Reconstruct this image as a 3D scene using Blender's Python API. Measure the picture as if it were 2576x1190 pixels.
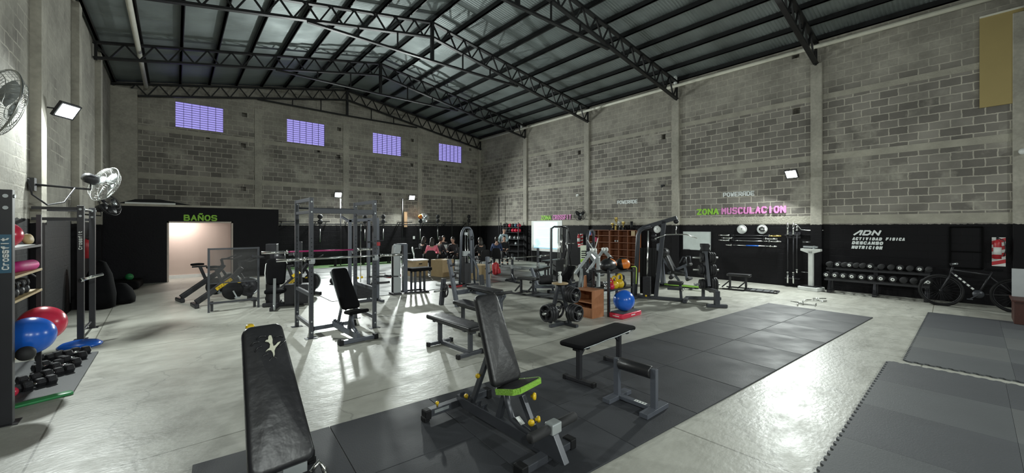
import bpy, bmesh, math, random
from math import sin, cos, pi, radians, sqrt, atan2, tan
from mathutils import Vector, Matrix, Quaternion
random.seed(7)
for o in list(bpy.data.objects): bpy.data.objects.remove(o)
scn = bpy.context.scene
COL = scn.collection
# ------------------------------------------------------------ camera
F, H, HY = 992.0, 1.85, 571.0
YAW = radians(40.52)
S_, C_ = sin(YAW), cos(YAW)
cam_d = bpy.data.cameras.new('camera'); cam = bpy.data.objects.new('camera', cam_d); COL.objects.link(cam)
cam_d.sensor_width = 36.0; cam_d.lens = F/2576*36.0
cam_d.shift_y = -(595-HY)/2576; cam_d.clip_start = 0.05; cam_d.clip_end = 200
cam.location = (0, 0, H); cam.rotation_euler = (pi/2, 0, -YAW)
scn.camera = cam
scn.view_settings.view_transform = 'Standard'; scn.view_settings.look = 'None'
scn.view_settings.gamma = 1.0; scn.view_settings.use_curve_mapping = False
scn.view_settings.exposure = EXPOSURE = 0.12
w = bpy.data.worlds.new('world'); scn.world = w; w.use_nodes = True
w.node_tree.nodes['Background'].inputs[0].default_value = (0.25, 0.27, 0.42, 1)
w.node_tree.nodes['Background'].inputs[1].default_value = 0.5
# photograph -> place (reads off where things stand in the hall)
def G(px, py, z=0.0):
    d = (H-z)*F/(py-HY); l = (px-1288)/F*d
    return (S_*d+C_*l, C_*d-S_*l)
def WX(px, py, X):
    t = (px-1288)/F; d = X/(S_+C_*t); return (C_*d-S_*t*d, H+(HY-py)*d/F)
def WY(px, py, Y):
    t = (px-1288)/F; d = Y/(C_-S_*t); return (S_*d+C_*t*d, H+(HY-py)*d/F)
XR, XL, YB, YF = 14.6, -1.75, 20.3, -6.0        # faces of the right, left and back walls
XM = 6.45                             # ridge
def roofz(X): return 8.62-(0.195 if X < XM else 0.152)*abs(X-XM)
# ------------------------------------------------------------ lamps
def area(name, loc, target, size, power, col=(0.93, 1.0, 0.96), spread=170):
    l = bpy.data.lights.new(name, 'AREA'); l.shape = 'RECTANGLE'; l.size = size; l.size_y = size*0.8
    l.energy = power; l.color = col; l.spread = radians(spread)
    o = bpy.data.objects.new(name, l); COL.objects.link(o); o.location = loc
    o.rotation_euler = (Vector(target)-Vector(loc)).to_track_quat('-Z', 'Y').to_euler()
    return o
FLOODS = [((XL+0.34, 10.2, 3.85), (2.8, 7.2, 0.4), 215), ((XR-0.36, 3.6, 3.45), (8.6, 4.9, 0.0), 290),
          ((6.0, YB-0.36, 3.4), (5.6, 13.5, 0), 430), ((9.85, YB-0.36, 3.45), (9.0, 13.5, 0), 450),
          ((XL+0.34, -2.6, 3.8), (3, .2, 0), 80), ((9.4, YF+.36, 4.5), (6.5, 0.5, 0), 220), ((2.0, YF+.36, 4.3), (2.6, 0.5, 0), 230)]  # these last three are unseen lamps, added to light the near benches
for i, (p, t, e) in enumerate(FLOODS):
    dv = (Vector(t)-Vector(p)).normalized()
    area('floodlight_glow', Vector(p)+dv*0.07, t, 0.26, e)
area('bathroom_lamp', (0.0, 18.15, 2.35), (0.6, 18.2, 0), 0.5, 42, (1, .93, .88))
# ------------------------------------------------------------ mesh builder
def frame(d):
    d = Vector(d).normalized(); u = Vector((0, 0, 1))
    if abs(d.z) > 0.95: u = Vector((0, 1, 0))
    x = d.cross(u).normalized(); return x, x.cross(d).normalized(), d
class MB:
    def __init__(s): s.v = []; s.f = []; s.sm = []
    def add(s, vs, fs, smooth=False):
        n = len(s.v); s.v += [tuple(q) for q in vs]; s.f += [tuple(i+n for i in f) for f in fs]; s.sm += [smooth]*len(fs); return s
    def box(s, c, d, rz=0, rx=0, ry=0):
        M = Matrix.Translation(c) @ Matrix.Rotation(rz, 4, 'Z') @ Matrix.Rotation(ry, 4, 'Y') @ Matrix.Rotation(rx, 4, 'X')
        a, b, e = d[0]/2, d[1]/2, d[2]/2
        vs = [M @ Vector((x, y, z)) for x in (-a, a) for y in (-b, b) for z in (-e, e)]
        return s.add(vs, [(0, 1, 3, 2), (4, 6, 7, 5), (0, 4, 5, 1), (2, 3, 7, 6), (0, 2, 6, 4), (1, 5, 7, 3)])
    def bb(s, x0, x1, y0, y1, z0, z1): return s.box(((x0+x1)/2, (y0+y1)/2, (z0+z1)/2), (abs(x1-x0), abs(y1-y0), abs(z1-z0)))
    def bar(s, p, q, w=.05, h=None, w2=None, h2=None):
        h = h or w; w2 = w2 or w; h2 = h2 or h
        p, q = Vector(p), Vector(q); x, y, d = frame(q-p); vs = []
        for c, a, b in ((p, w/2, h/2), (q, w2/2, h2/2)):
            vs += [c-x*a-y*b, c+x*a-y*b, c+x*a+y*b, c-x*a+y*b]
        return s.add(vs, [(0, 1, 2, 3), (7, 6, 5, 4), (0, 4, 5, 1), (1, 5, 6, 2), (2, 6, 7, 3), (3, 7, 4, 0)])
    def cyl(s, p, q, r, r2=None, n=16, smooth=True):
        r2 = r if r2 is None else r2
        p, q = Vector(p), Vector(q); x, y, d = frame(q-p); vs = []
        for c, R in ((p, r), (q, r2)):
            for i in range(n):
                a = 2*pi*i/n; vs.append(c+x*cos(a)*R+y*sin(a)*R)
        s.add(vs, [(i, (i+1) % n, n+(i+1) % n, n+i) for i in range(n)], smooth)
        return s.add(vs, [tuple(range(n-1, -1, -1)), tuple(range(n, 2*n))])
    def tube(s, pts, r, n=8, closed=False):
        pts = [Vector(p) for p in pts]; m = len(pts); vs = []; px = None
        for i, p in enumerate(pts):
            a = pts[(i-1) % m] if (i > 0 or closed) else p; b = pts[(i+1) % m] if (i < m-1 or closed) else p
            d = (b-a).normalized()
            if px is None: x, y, _ = frame(d)
            else:
                x = (px-d*px.dot(d)).normalized(); y = x.cross(d)
            px = x
            for k in range(n):
                t = 2*pi*k/n; vs.append(p+x*cos(t)*r+y*sin(t)*r)
        fs = []
        for i in range(m if closed else m-1):
            for k in range(n):
                fs.append((i*n+k, i*n+(k+1) % n, ((i+1) % m)*n+(k+1) % n, ((i+1) % m)*n+k))
        s.add(vs, fs, True)
        if not closed: s.add(vs, [tuple(range(n-1, -1, -1)), tuple(range((m-1)*n, m*n))])
        return s
    def lathe(s, prof, p=(0, 0, 0), axis=(0, 0, 1), n=24, smooth=True):
        x, y, d = frame(axis); p = Vector(p); vs = []
        for r, z in prof:
            for k in range(n):
                t = 2*pi*k/n; vs.append(p+d*z+x*cos(t)*r+y*sin(t)*r)
        fs = [(i*n+k, i*n+(k+1) % n, (i+1)*n+(k+1) % n, (i+1)*n+k) for i in range(len(prof)-1) for k in range(n)]
        return s.add(vs, fs, smooth)
    def ball(s, c, r, sc=(1, 1, 1), n=24, m=14, R=None):
        vs = []
        for j in range(m+1):
            ph = pi*j/m
            for k in range(n):
                t = 2*pi*k/n; q = Vector((r*sc[0]*sin(ph)*cos(t), r*sc[1]*sin(ph)*sin(t), r*sc[2]*cos(ph)))
                if R: q = R @ q
                vs.append(Vector(c)+q)
        return s.add(vs, [(j*n+k, j*n+(k+1) % n, (j+1)*n+(k+1) % n, (j+1)*n+k) for j in range(m) for k in range(n)], True)
    def prism(s, poly, z0, z1, M=None):
        M = M or Matrix.Identity(4); n = len(poly)
        vs = [M @ Vector((x, y, z0)) for x, y in poly]+[M @ Vector((x, y, z1)) for x, y in poly]
        return s.add(vs, [tuple(range(n-1, -1, -1)), tuple(range(n, 2*n))]+[(i, (i+1) % n, n+(i+1) % n, n+i) for i in range(n)])
    def slab(s, W0, W1, L, T, rc=.04, re=.02, M=None, dent=0.0, crown=.012, ny=26, nx=9):
        """upholstered pad: length L along +y, width W0 at y=0 and W1 at y=L, top at z=T, rounded corners and edges"""
        M = M or Matrix.Identity(4); out = []
        for (sx, sy) in ((1, 1), (-1, 1), (-1, -1), (1, -1)):
            a0 = {(1, 1): 0, (-1, 1): pi/2, (-1, -1): pi, (1, -1): 3*pi/2}[(sx, sy)]
            wy = W1 if sy > 0 else W0; cy = L-rc if sy > 0 else rc
            for k in range(6):
                a = a0+k*pi/10; out.append((sx*(wy/2-rc)+rc*cos(a), cy+rc*sin(a)))
        def ring(ins, z):
            r = []
            for x, y in out:
                w_ = (W0+(W1-W0)*min(max(y/L, 0), 1))/2
                r.append(M @ Vector((x*(1-ins/w_), L/2+(y-L/2)*(1-ins/(L/2)), z)))
            return r
        layers = []
        for k in range(4): a = k*pi/6; layers.append((re*(1-sin(a)), re*(1-cos(a))))
        for k in range(5): a = k*pi/8; layers.append((re*(1-cos(a)), T-re*(1-sin(a))))
        vs = []; n = len(out)
        for ins, z in layers: vs += ring(ins, z)
        m = len(layers)
        # crown: extra inner rings so that the top can bulge or sink
        for q in (.25, .5, .75, .94):
            for x, y in out:
                w_ = (W0+(W1-W0)*min(max(y/L, 0), 1))/2
                kx = 1-(re+(w_-re)*q)/w_; ky = 1-(re+(L/2-re)*q)/(L/2)
                zz = T+crown*sin(q*pi/2)-dent*max(0, q-.2)
                vs.append(M @ Vector((x*kx, L/2+(y-L/2)*ky, zz)))
        m += 4
        fs = [(j*n+k, j*n+(k+1) % n, (j+1)*n+(k+1) % n, (j+1)*n+k) for j in range(m-1) for k in range(n)]
        s.add(vs, fs, True); s.add(vs, [tuple(range(n-1, -1, -1))]); s.add(vs, [tuple(range((m-1)*n, m*n))], True)
        return s
    def build(s, name, m, parent=None, bevel=0.0, loc=None, weld=True):
        me = bpy.data.meshes.new(name); me.from_pydata(s.v, [], s.f); me.polygons.foreach_set('use_smooth', s.sm)
        me.validate(); 
        bm = bmesh.new(); bm.from_mesh(me)
        if weld: bmesh.ops.remove_doubles(bm, verts=bm.verts, dist=1e-5)
        bmesh.ops.recalc_face_normals(bm, faces=bm.faces)
        bm.to_mesh(me); bm.free()
        o = bpy.data.objects.new(name, me); COL.objects.link(o)
        if m: me.materials.append(m)
        if parent: o.parent = parent
        if loc: o.location = loc
        if bevel:
            b = o.modifiers.new('bevel', 'BEVEL'); b.width = bevel; b.segments = 2; b.limit_method = 'ANGLE'; b.angle_limit = radians(50)
        return o
def thing(name, label, cat, loc=(0, 0, 0), rz=0, group=None):
    o = bpy.data.objects.new(name, None); COL.objects.link(o); o.empty_display_size = .1
    o.location = (loc[0], loc[1], loc[2] if len(loc) > 2 else 0); o.rotation_euler = (0, 0, rz)
    return tag(o, label, cat, group)
def tag(o, label, cat, group=None, kind=None):
    o['label'] = label; o['category'] = cat
    if group: o['group'] = group
    if kind: o['kind'] = kind
    return o
def base(o, loc, rz=0):
    o.location = (loc[0], loc[1], loc[2] if len(loc) > 2 else 0); o.rotation_euler = (0, 0, rz); return o
def struct(o): o['kind'] = 'structure'; return o
KIDS = {}
def dup(root, loc, rz=0, label=None, group=None):
    def cp(o, par):
        c = o.copy(); COL.objects.link(c)
        if par: c.parent = par
        for ch in [x for x in o.children]: cp(ch, c)
        return c
    r = cp(root, None); r.location = (loc[0], loc[1], loc[2] if len(loc) > 2 else 0); r.rotation_euler = (0, 0, rz)
    if label: r['label'] = label
    if group: r['group'] = group
    return r
# ------------------------------------------------------------ materials
def mat(name, col, rough=.5, metal=0.0, var=.12, scale=6, bump=0.0, bscale=60, spec=.5, emit=None, es=0, coat=0, alpha=None, trans=0, rvar=0.0):
    m = bpy.data.materials.new(name); m.use_nodes = True; nt = m.node_tree; N = nt.nodes; L = nt.links
    b = N['Principled BSDF']; b.inputs['Roughness'].default_value = rough; b.inputs['Metallic'].default_value = metal
    b.inputs['Specular IOR Level'].default_value = spec
    tc = N.new('ShaderNodeTexCoord')
    nz = N.new('ShaderNodeTexNoise'); nz.inputs['Scale'].default_value = scale; nz.inputs['Detail'].default_value = 5
    L.new(tc.outputs['Object'], nz.inputs['Vector'])
    mx = N.new('ShaderNodeMix'); mx.data_type = 'RGBA'
    mx.inputs[6].default_value = tuple(max(0, c*(1-var)) for c in col)+(1,); mx.inputs[7].default_value = tuple(min(1, c*(1+var)) for c in col)+(1,)
    L.new(nz.outputs['Fac'], mx.inputs[0]); L.new(mx.outputs[2], b.inputs['Base Color'])
    if rvar:
        mr = N.new('ShaderNodeMapRange'); mr.inputs[1].default_value = .35; mr.inputs[2].default_value = .65
        mr.inputs[3].default_value = rough-rvar; mr.inputs[4].default_value = rough+rvar
        L.new(nz.outputs['Fac'], mr.inputs[0]); L.new(mr.outputs[0], b.inputs['Roughness'])
    if bump:
        n2 = N.new('ShaderNodeTexNoise'); n2.inputs['Scale'].default_value = bscale; n2.inputs['Detail'].default_value = 3
        L.new(tc.outputs['Object'], n2.inputs['Vector'])
        bp = N.new('ShaderNodeBump'); bp.inputs['Strength'].default_value = bump; bp.inputs['Distance'].default_value = .02
        L.new(n2.outputs['Fac'], bp.inputs['Height']); L.new(bp.outputs[0], b.inputs['Normal'])
    if emit: b.inputs['Emission Color'].default_value = tuple(emit)+(1,); b.inputs['Emission Strength'].default_value = es
    if coat: b.inputs['Coat Weight'].default_value = coat
    if trans: b.inputs['Transmission Weight'].default_value = trans
    if alpha is not None: b.inputs['Alpha'].default_value = alpha
    return m
M = {}
M['black'] = mat('black_powder_coat', (.022, .022, .026), .42, .0, .2)
M['black2'] = mat('matt_black', (.009, .009, .010), .6, spec=.3)
M['grey'] = mat('dark_grey_powder_coat', (.06, .064, .075), .38, .25, .12, 9)
M['grey2'] = mat('slate_grey_powder_coat', (.115, .125, .15), .38, .3, .1, 9)
M['silver'] = mat('silver_paint', (.42, .45, .46), .35, .5, .06)
M['chrome'] = mat('chrome', (.72, .73, .72), .16, 1.0, .05)
M['steel'] = mat('brushed_steel', (.5, .51, .5), .32, 1.0, .08)
M['vinyl'] = mat('black_vinyl', (.016, .016, .018), .4, 0, .25, 8, bump=.16, bscale=16)
M['vinyl2'] = mat('worn_black_vinyl', (.022, .022, .025), .38, 0, .3, 5, bump=.28, bscale=11)
M['fabric'] = mat('black_upholstery', (.005, .005, .006), .85, 0, .2, spec=.12)
M['foam'] = mat('torn_foam', (.62, .62, .5), .9, 0, .15, 30, bump=.4)
M['rubber'] = mat('rubber_black', (.018, .018, .02), .7)
M['iron'] = mat('cast_iron', (.03, .03, .034), .45, .3, .2, 20, bump=.2)
M['yellow'] = mat('yellow_plastic', (.75, .5, .02), .35)
M['lime'] = mat('lime_vinyl', (.25, .5, .06), .45, 0, .15, 30, bump=.5, bscale=60)
M['red'] = mat('red_plastic', (.5, .03, .04), .35)
M['redball'] = mat('red_gloss', (.62, .03, .07), .25)
M['blueball'] = mat('blue_gloss', (.015, .13, .62), .25)
M['pink'] = mat('magenta_coating', (.45, .02, .16), .35)
M['orange'] = mat('orange_vinyl', (.75, .2, .02), .4)
M['white'] = mat('white_plastic', (.75, .77, .75), .4)
M['green'] = mat('green_plastic', (.03, .25, .08), .4)
M['teal'] = mat('teal_gloss', (.05, .13, .2), .35)
M['magenta'] = mat('magenta_foam', (.45, .01, .16), .6)
M['glasswhite'] = mat('clear_plastic', (.75, .78, .78), .12, 0, .02, trans=.5)
M['skin'] = mat('skin', (.5, .3, .22), .5, 0, .05)
M['hair'] = mat('dark_hair', (.018, .013, .01), .5)
M['gold'] = mat('gold_metal', (.8, .6, .2), .2, 1.0, .05)
def wood(name, c1, c2, sc=3, rough=.55):
    m = bpy.data.materials.new(name); m.use_nodes = True; N = m.node_tree.nodes; L = m.node_tree.links; b = N['Principled BSDF']
    tc = N.new('ShaderNodeTexCoord'); mp = N.new('ShaderNodeMapping'); mp.inputs['Scale'].default_value = (sc*6, sc*6, sc)
    L.new(tc.outputs['Object'], mp.inputs[0]); nz = N.new('ShaderNodeTexNoise'); nz.inputs['Scale'].default_value = 1.5; nz.inputs['Detail'].default_value = 6
    nz.inputs['Distortion'].default_value = 1.2
    L.new(mp.outputs[0], nz.inputs['Vector']); mx = N.new('ShaderNodeMix'); mx.data_type = 'RGBA'
    mx.inputs[6].default_value = c1+(1,); mx.inputs[7].default_value = c2+(1,); L.new(nz.outputs['Fac'], mx.inputs[0]); L.new(mx.outputs[2], b.inputs['Base Color'])
    b.inputs['Roughness'].default_value = rough
    return m
M['ply'] = wood('plywood', (.30, .21, .11), (.48, .36, .2))
M['mdf'] = wood('stained_board', (.30, .12, .05), (.47, .21, .10))
M['brown'] = wood('brown_shelf_wood', (.17, .055, .022), (.29, .11, .05))
M['shelfwood'] = wood('pale_shelf_board', (.42, .3, .13), (.6, .46, .24))
# masonry with the block pattern, plaster smears and the painted lower band
def masonry(name, axis, plaster, brick=True, band=1.92, c_brick=(.185, .172, .155), c_brick2=(.33, .31, .275), c_mort=(.52, .49, .42), c_plas=(.42, .40, .345), zhi=99):
    m = bpy.data.materials.new(name); m.use_nodes = True; N = m.node_tree.nodes; L = m.node_tree.links; b = N['Principled BSDF']
    tc = N.new('ShaderNodeTexCoord'); sp = N.new('ShaderNodeSeparateXYZ'); L.new(tc.outputs['Object'], sp.inputs[0])
    cb = N.new('ShaderNodeCombineXYZ'); L.new(sp.outputs[axis], cb.inputs[0]); L.new(sp.outputs['Z'], cb.inputs[1])
    n0 = N.new('ShaderNodeTexNoise'); n0.inputs['Scale'].default_value = 9; n0.inputs['Detail'].default_value = 3; L.new(cb.outputs[0], n0.inputs['Vector'])
    sub = N.new('ShaderNodeVectorMath'); sub.operation = 'SUBTRACT'; sub.inputs[1].default_value = (.5, .5, .5); L.new(n0.outputs['Color'], sub.inputs[0])
    scl = N.new('ShaderNodeVectorMath'); scl.operation = 'SCALE'; scl.inputs[3].default_value = .035; L.new(sub.outputs[0], scl.inputs[0])
    ad = N.new('ShaderNodeVectorMath'); L.new(cb.outputs[0], ad.inputs[0]); L.new(scl.outputs[0], ad.inputs[1])
    br = N.new('ShaderNodeTexBrick'); br.inputs['Scale'].default_value = 1; br.inputs['Brick Width'].default_value = .37; br.inputs['Row Height'].default_value = .205
    br.inputs['Mortar Size'].default_value = .013; br.inputs['Mortar Smooth'].default_value = .25; br.inputs['Bias'].default_value = -.1
    br.inputs['Color1'].default_value = c_brick+(1,); br.inputs['Color2'].default_value = c_brick2+(1,); br.inputs['Mortar'].default_value = c_mort+(1,)
    L.new(ad.outputs[0], br.inputs['Vector'])
    n1 = N.new('ShaderNodeTexNoise'); n1.inputs['Scale'].default_value = .75; n1.inputs['Detail'].default_value = 7; n1.inputs['Roughness'].default_value = .62; L.new(tc.outputs['Object'], n1.inputs['Vector'])
    n2 = N.new('ShaderNodeTexNoise'); n2.inputs['Scale'].default_value = 14; n2.inputs['Detail'].default_value = 6; L.new(tc.outputs['Object'], n2.inputs['Vector'])
    mr = N.new('ShaderNodeMapRange'); mr.inputs[1].default_value = plaster; mr.inputs[2].default_value = plaster+.1; L.new(n1.outputs['Fac'], mr.inputs[0])
    mx_ = N.new('ShaderNodeMath'); mx_.operation = 'MAXIMUM'; L.new(mr.outputs[0], mx_.inputs[0])
    hz = N.new('ShaderNodeMapRange'); hz.inputs[1].default_value = zhi; hz.inputs[2].default_value = zhi+.5; hz.inputs[4].default_value = .75; L.new(sp.outputs['Z'], hz.inputs[0]); L.new(hz.outputs[0], mx_.inputs[1])
    cap = N.new('ShaderNodeMath'); cap.operation = 'MULTIPLY'; cap.inputs[1].default_value = .88; L.new(mx_.outputs[0], cap.inputs[0])
    pc = N.new('ShaderNodeMix'); pc.data_type = 'RGBA'; pc.inputs[6].default_value = tuple(c*.72 for c in c_plas)+(1,); pc.inputs[7].default_value = tuple(c*1.25 for c in c_plas)+(1,)
    L.new(n2.outputs['Fac'], pc.inputs[0])
    a = N.new('ShaderNodeMix'); a.data_type = 'RGBA'
    if brick: L.new(cap.outputs[0], a.inputs[0])
    else: a.inputs[0].default_value = 1
    L.new(br.outputs['Color'], a.inputs[6]); L.new(pc.outputs[2], a.inputs[7])
    st = N.new('ShaderNodeMix'); st.data_type = 'RGBA'; st.blend_type = 'MULTIPLY'; st.inputs[0].default_value = .55
    n3 = N.new('ShaderNodeTexNoise'); n3.inputs['Scale'].default_value = 1.6; n3.inputs['Detail'].default_value = 8; L.new(tc.outputs['Object'], n3.inputs['Vector'])
    rp = N.new('ShaderNodeMapRange'); rp.inputs[1].default_value = .3; rp.inputs[2].default_value = .7; rp.inputs[3].default_value = .55; rp.inputs[4].default_value = 1.25; L.new(n3.outputs['Fac'], rp.inputs[0])
    L.new(a.outputs[2], st.inputs[6]); L.new(rp.outputs[0], st.inputs[7])
    # painted band
    nb = N.new('ShaderNodeMath'); nb.operation = 'MULTIPLY_ADD'; nb.inputs[1].default_value = .06; L.new(n2.outputs['Fac'], nb.inputs[0]); L.new(sp.outputs['Z'], nb.inputs[2])
    lt = N.new('ShaderNodeMapRange'); lt.inputs[1].default_value = band+.028; lt.inputs[2].default_value = band+.034; lt.inputs[3].default_value = 1; lt.inputs[4].default_value = 0; L.new(nb.outputs[0], lt.inputs[0])
    pt = N.new('ShaderNodeMix'); pt.data_type = 'RGBA'; L.new(lt.outputs[0], pt.inputs[0]); L.new(st.outputs[2], pt.inputs[6]); pt.inputs[7].default_value = (.008, .0075, .009, 1)
    L.new(pt.outputs[2], b.inputs['Base Color'])
    rr = N.new('ShaderNodeMapRange'); rr.inputs[3].default_value = .92; rr.inputs[4].default_value = .62; L.new(lt.outputs[0], rr.inputs[0]); L.new(rr.outputs[0], b.inputs['Roughness'])
    rs = N.new('ShaderNodeMapRange'); rs.inputs[3].default_value = .4; rs.inputs[4].default_value = .16; L.new(lt.outputs[0], rs.inputs[0]); L.new(rs.outputs[0], b.inputs['Specular IOR Level'])
    hh = N.new('ShaderNodeMath'); hh.operation = 'MULTIPLY_ADD'; hh.inputs[1].default_value = .6
    if brick:
        inv = N.new('ShaderNodeMath'); inv.operation = 'SUBTRACT'; inv.inputs[0].default_value = 1; L.new(br.outputs['Fac'], inv.inputs[1])
        im = N.new('ShaderNodeMath'); im.operation = 'MULTIPLY'; L.new(inv.outputs[0], im.inputs[0])
        iv2 = N.new('ShaderNodeMath'); iv2.operation = 'SUBTRACT'; iv2.inputs[0].default_value = 1; L.new(cap.outputs[0], iv2.inputs[1]); L.new(iv2.outputs[0], im.inputs[1])
        L.new(im.outputs[0], hh.inputs[2])
    L.new(n2.outputs['Fac'], hh.inputs[0])
    bp = N.new('ShaderNodeBump'); bp.inputs['Strength'].default_value = .5; bp.inputs['Distance'].default_value = .012
    L.new(hh.outputs[0], bp.inputs['Height']); L.new(bp.outputs[0], b.inputs['Normal'])
    return m
M['wall_r'] = masonry('block_wall_right', 'Y', .555, zhi=5.7)
M['wall_b'] = masonry('block_wall_back', 'X', .51, zhi=5.7)
M['wall_l'] = masonry('block_wall_left', 'Y', .36, band=1.98, c_plas=(.36, .345, .30), zhi=4.5)
M['conc'] = masonry('cast_concrete', 'Y', 0, brick=False)
M['concb'] = masonry('bathroom_block_paint', 'X', 0, brick=False, band=9)
def floor_mat():
    m = bpy.data.materials.new('polished_concrete'); m.use_nodes = True; N = m.node_tree.nodes; L = m.node_tree.links; b = N['Principled BSDF']
    tc = N.new('ShaderNodeTexCoord')
    n1 = N.new('ShaderNodeTexNoise'); n1.inputs['Scale'].default_value = .55; n1.inputs['Detail'].default_value = 9; n1.inputs['Roughness'].default_value = .65
    mp = N.new('ShaderNodeMapping'); mp.inputs['Scale'].default_value = (1, 1.6, 1); L.new(tc.outputs['Object'], mp.inputs[0])
    n2 = N.new('ShaderNodeTexNoise'); n2.inputs['Scale'].default_value = 2.6; n2.inputs['Detail'].default_value = 10; n2.inputs['Roughness'].default_value = .75
    L.new(mp.outputs[0], n1.inputs['Vector']); L.new(mp.outputs[0], n2.inputs['Vector'])
    c1 = N.new('ShaderNodeValToRGB'); e = c1.color_ramp.elements; e[0].position = .3; e[0].color = (.34, .335, .295, 1); e[1].position = .62; e[1].color = (.475, .475, .425, 1)
    L.new(n1.outputs['Fac'], c1.inputs[0])
    c2 = N.new('ShaderNodeMapRange'); c2.inputs[1].default_value = .3; c2.inputs[2].default_value = .7; c2.inputs[3].default_value = .84; c2.inputs[4].default_value = 1.1; L.new(n2.outputs['Fac'], c2.inputs[0])
    mx = N.new('ShaderNodeMix'); mx.data_type = 'RGBA'; mx.blend_type = 'MULTIPLY'; mx.inputs[0].default_value = .8; L.new(c1.outputs[0], mx.inputs[6]); L.new(c2.outputs[0], mx.inputs[7])
    # saw-cut joints
    br = N.new('ShaderNodeTexBrick'); br.offset = 0; br.inputs['Scale'].default_value = 1; br.inputs['Brick Width'].default_value = 4.3; br.inputs['Row Height'].default_value = 4.05
    br.inputs['Mortar Size'].default_value = .008; br.inputs['Color1'].default_value = br.inputs['Color2'].default_value = (1, 1, 1, 1); br.inputs['Mortar'].default_value = (.45, .45, .42, 1)
    m3 = N.new('ShaderNodeMapping'); m3.inputs['Location'].default_value = (.75, -.25, 0); m3.inputs['Rotation'].default_value = (0, 0, radians(-1.5)); L.new(tc.outputs['Object'], m3.inputs[0]); L.new(m3.outputs[0], br.inputs['Vector'])
    mj = N.new('ShaderNodeMix'); mj.data_type = 'RGBA'; mj.blend_type = 'MULTIPLY'; mj.inputs[0].default_value = 1; L.new(mx.outputs[2], mj.inputs[6]); L.new(br.outputs['Color'], mj.inputs[7])
    # fine trowel cracks
    vo = N.new('ShaderNodeTexVoronoi'); vo.feature = 'DISTANCE_TO_EDGE'; vo.inputs['Scale'].default_value = .42
    n4 = N.new('ShaderNodeTexNoise'); n4.inputs['Scale'].default_value = 1.3; n4.inputs['Detail'].default_value = 5; L.new(tc.outputs['Object'], n4.inputs['Vector'])
    sc4 = N.new('ShaderNodeVectorMath'); sc4.operation = 'MULTIPLY_ADD'; sc4.inputs[1].default_value = (.9, .9, .9); L.new(n4.outputs['Color'], sc4.inputs[0]); L.new(tc.outputs['Object'], sc4.inputs[2]); L.new(sc4.outputs[0], vo.inputs['Vector'])
    vr = N.new('ShaderNodeMapRange'); vr.inputs[1].default_value = 0; vr.inputs[2].default_value = .006; vr.inputs[3].default_value = .72; vr.inputs[4].default_value = 1; L.new(vo.outputs['Distance'], vr.inputs[0])
    mk = N.new('ShaderNodeMix'); mk.data_type = 'RGBA'; mk.blend_type = 'MULTIPLY'; mk.inputs[0].default_value = 1; L.new(mj.outputs[2], mk.inputs[6]); L.new(vr.outputs[0], mk.inputs[7])
    L.new(mk.outputs[2], b.inputs['Base Color'])
    r = N.new('ShaderNodeMapRange'); r.inputs[1].default_value = .3; r.inputs[2].default_value = .7; r.inputs[3].default_value = .3; r.inputs[4].default_value = .54; L.new(n2.outputs['Fac'], r.inputs[0]); L.new(r.outputs[0], b.inputs['Roughness'])
    n5 = N.new('ShaderNodeTexNoise'); n5.inputs['Scale'].default_value = 16; n5.inputs['Detail'].default_value = 6; L.new(mp.outputs[0], n5.inputs['Vector'])
    bp = N.new('ShaderNodeBump'); bp.inputs['Strength'].default_value = .3; bp.inputs['Distance'].default_value = .01; L.new(n5.outputs['Fac'], bp.inputs['Height']); L.new(bp.outputs[0], b.inputs['Normal'])
    return m
M['floor'] = floor_mat()
M['mat'] = mat('rubber_floor_mat', (.040, .042, .048), .62, 0, .3, 1.6, bump=.1, bscale=90, rvar=.08, spec=.32)
M['mat2'] = mat('grey_puzzle_mat', (.075, .08, .085), .6, 0, .2, 1.6, bump=.12, bscale=90)
M['mat3'] = mat('back_rubber_floor', (.15, .155, .155), .42, 0, .6, 1.3, bump=.2, bscale=5, rvar=.13)
M['truss'] = mat('black_steel_truss', (.012, .012, .013), .45, .2, .2)
M['sheet'] = mat('galvanised_sheet', (.29, .33, .33), .52, .6, .3, .9, bump=.15, bscale=3, rvar=.1)
M['beam'] = mat('rough_beam', (.40, .38, .32), .9, 0, .35, 3, bump=.6, bscale=25)
M['pvc'] = mat('white_pvc', (.82, .81, .7), .4)
M['turf'] = mat('green_turf', (.06, .12, .04), .9, 0, .4, 30, bump=.6, bscale=200)
M['cream'] = mat('cream_plaster', (.62, .5, .44), .8, 0, .06, 2)
M['tan'] = mat('tan_panel', (.42, .33, .14), .8, 0, .06, 2)
M['win'] = mat('dusk_polycarbonate', (.2, .18, .4), .4, emit=(.40, .36, .90), es=.8)
M['lamp'] = mat('led_panel', (1, 1, 1), .4, emit=(.93, 1, .97), es=40)
M['lgreen'] = mat('green_wall_paint', (.30, .62, .06), .6)
M['lpink'] = mat('pink_wall_paint', (.75, .27, .60), .6)
M['lwhite'] = mat('white_wall_paint', (.8, .84, .84), .6)
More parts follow.
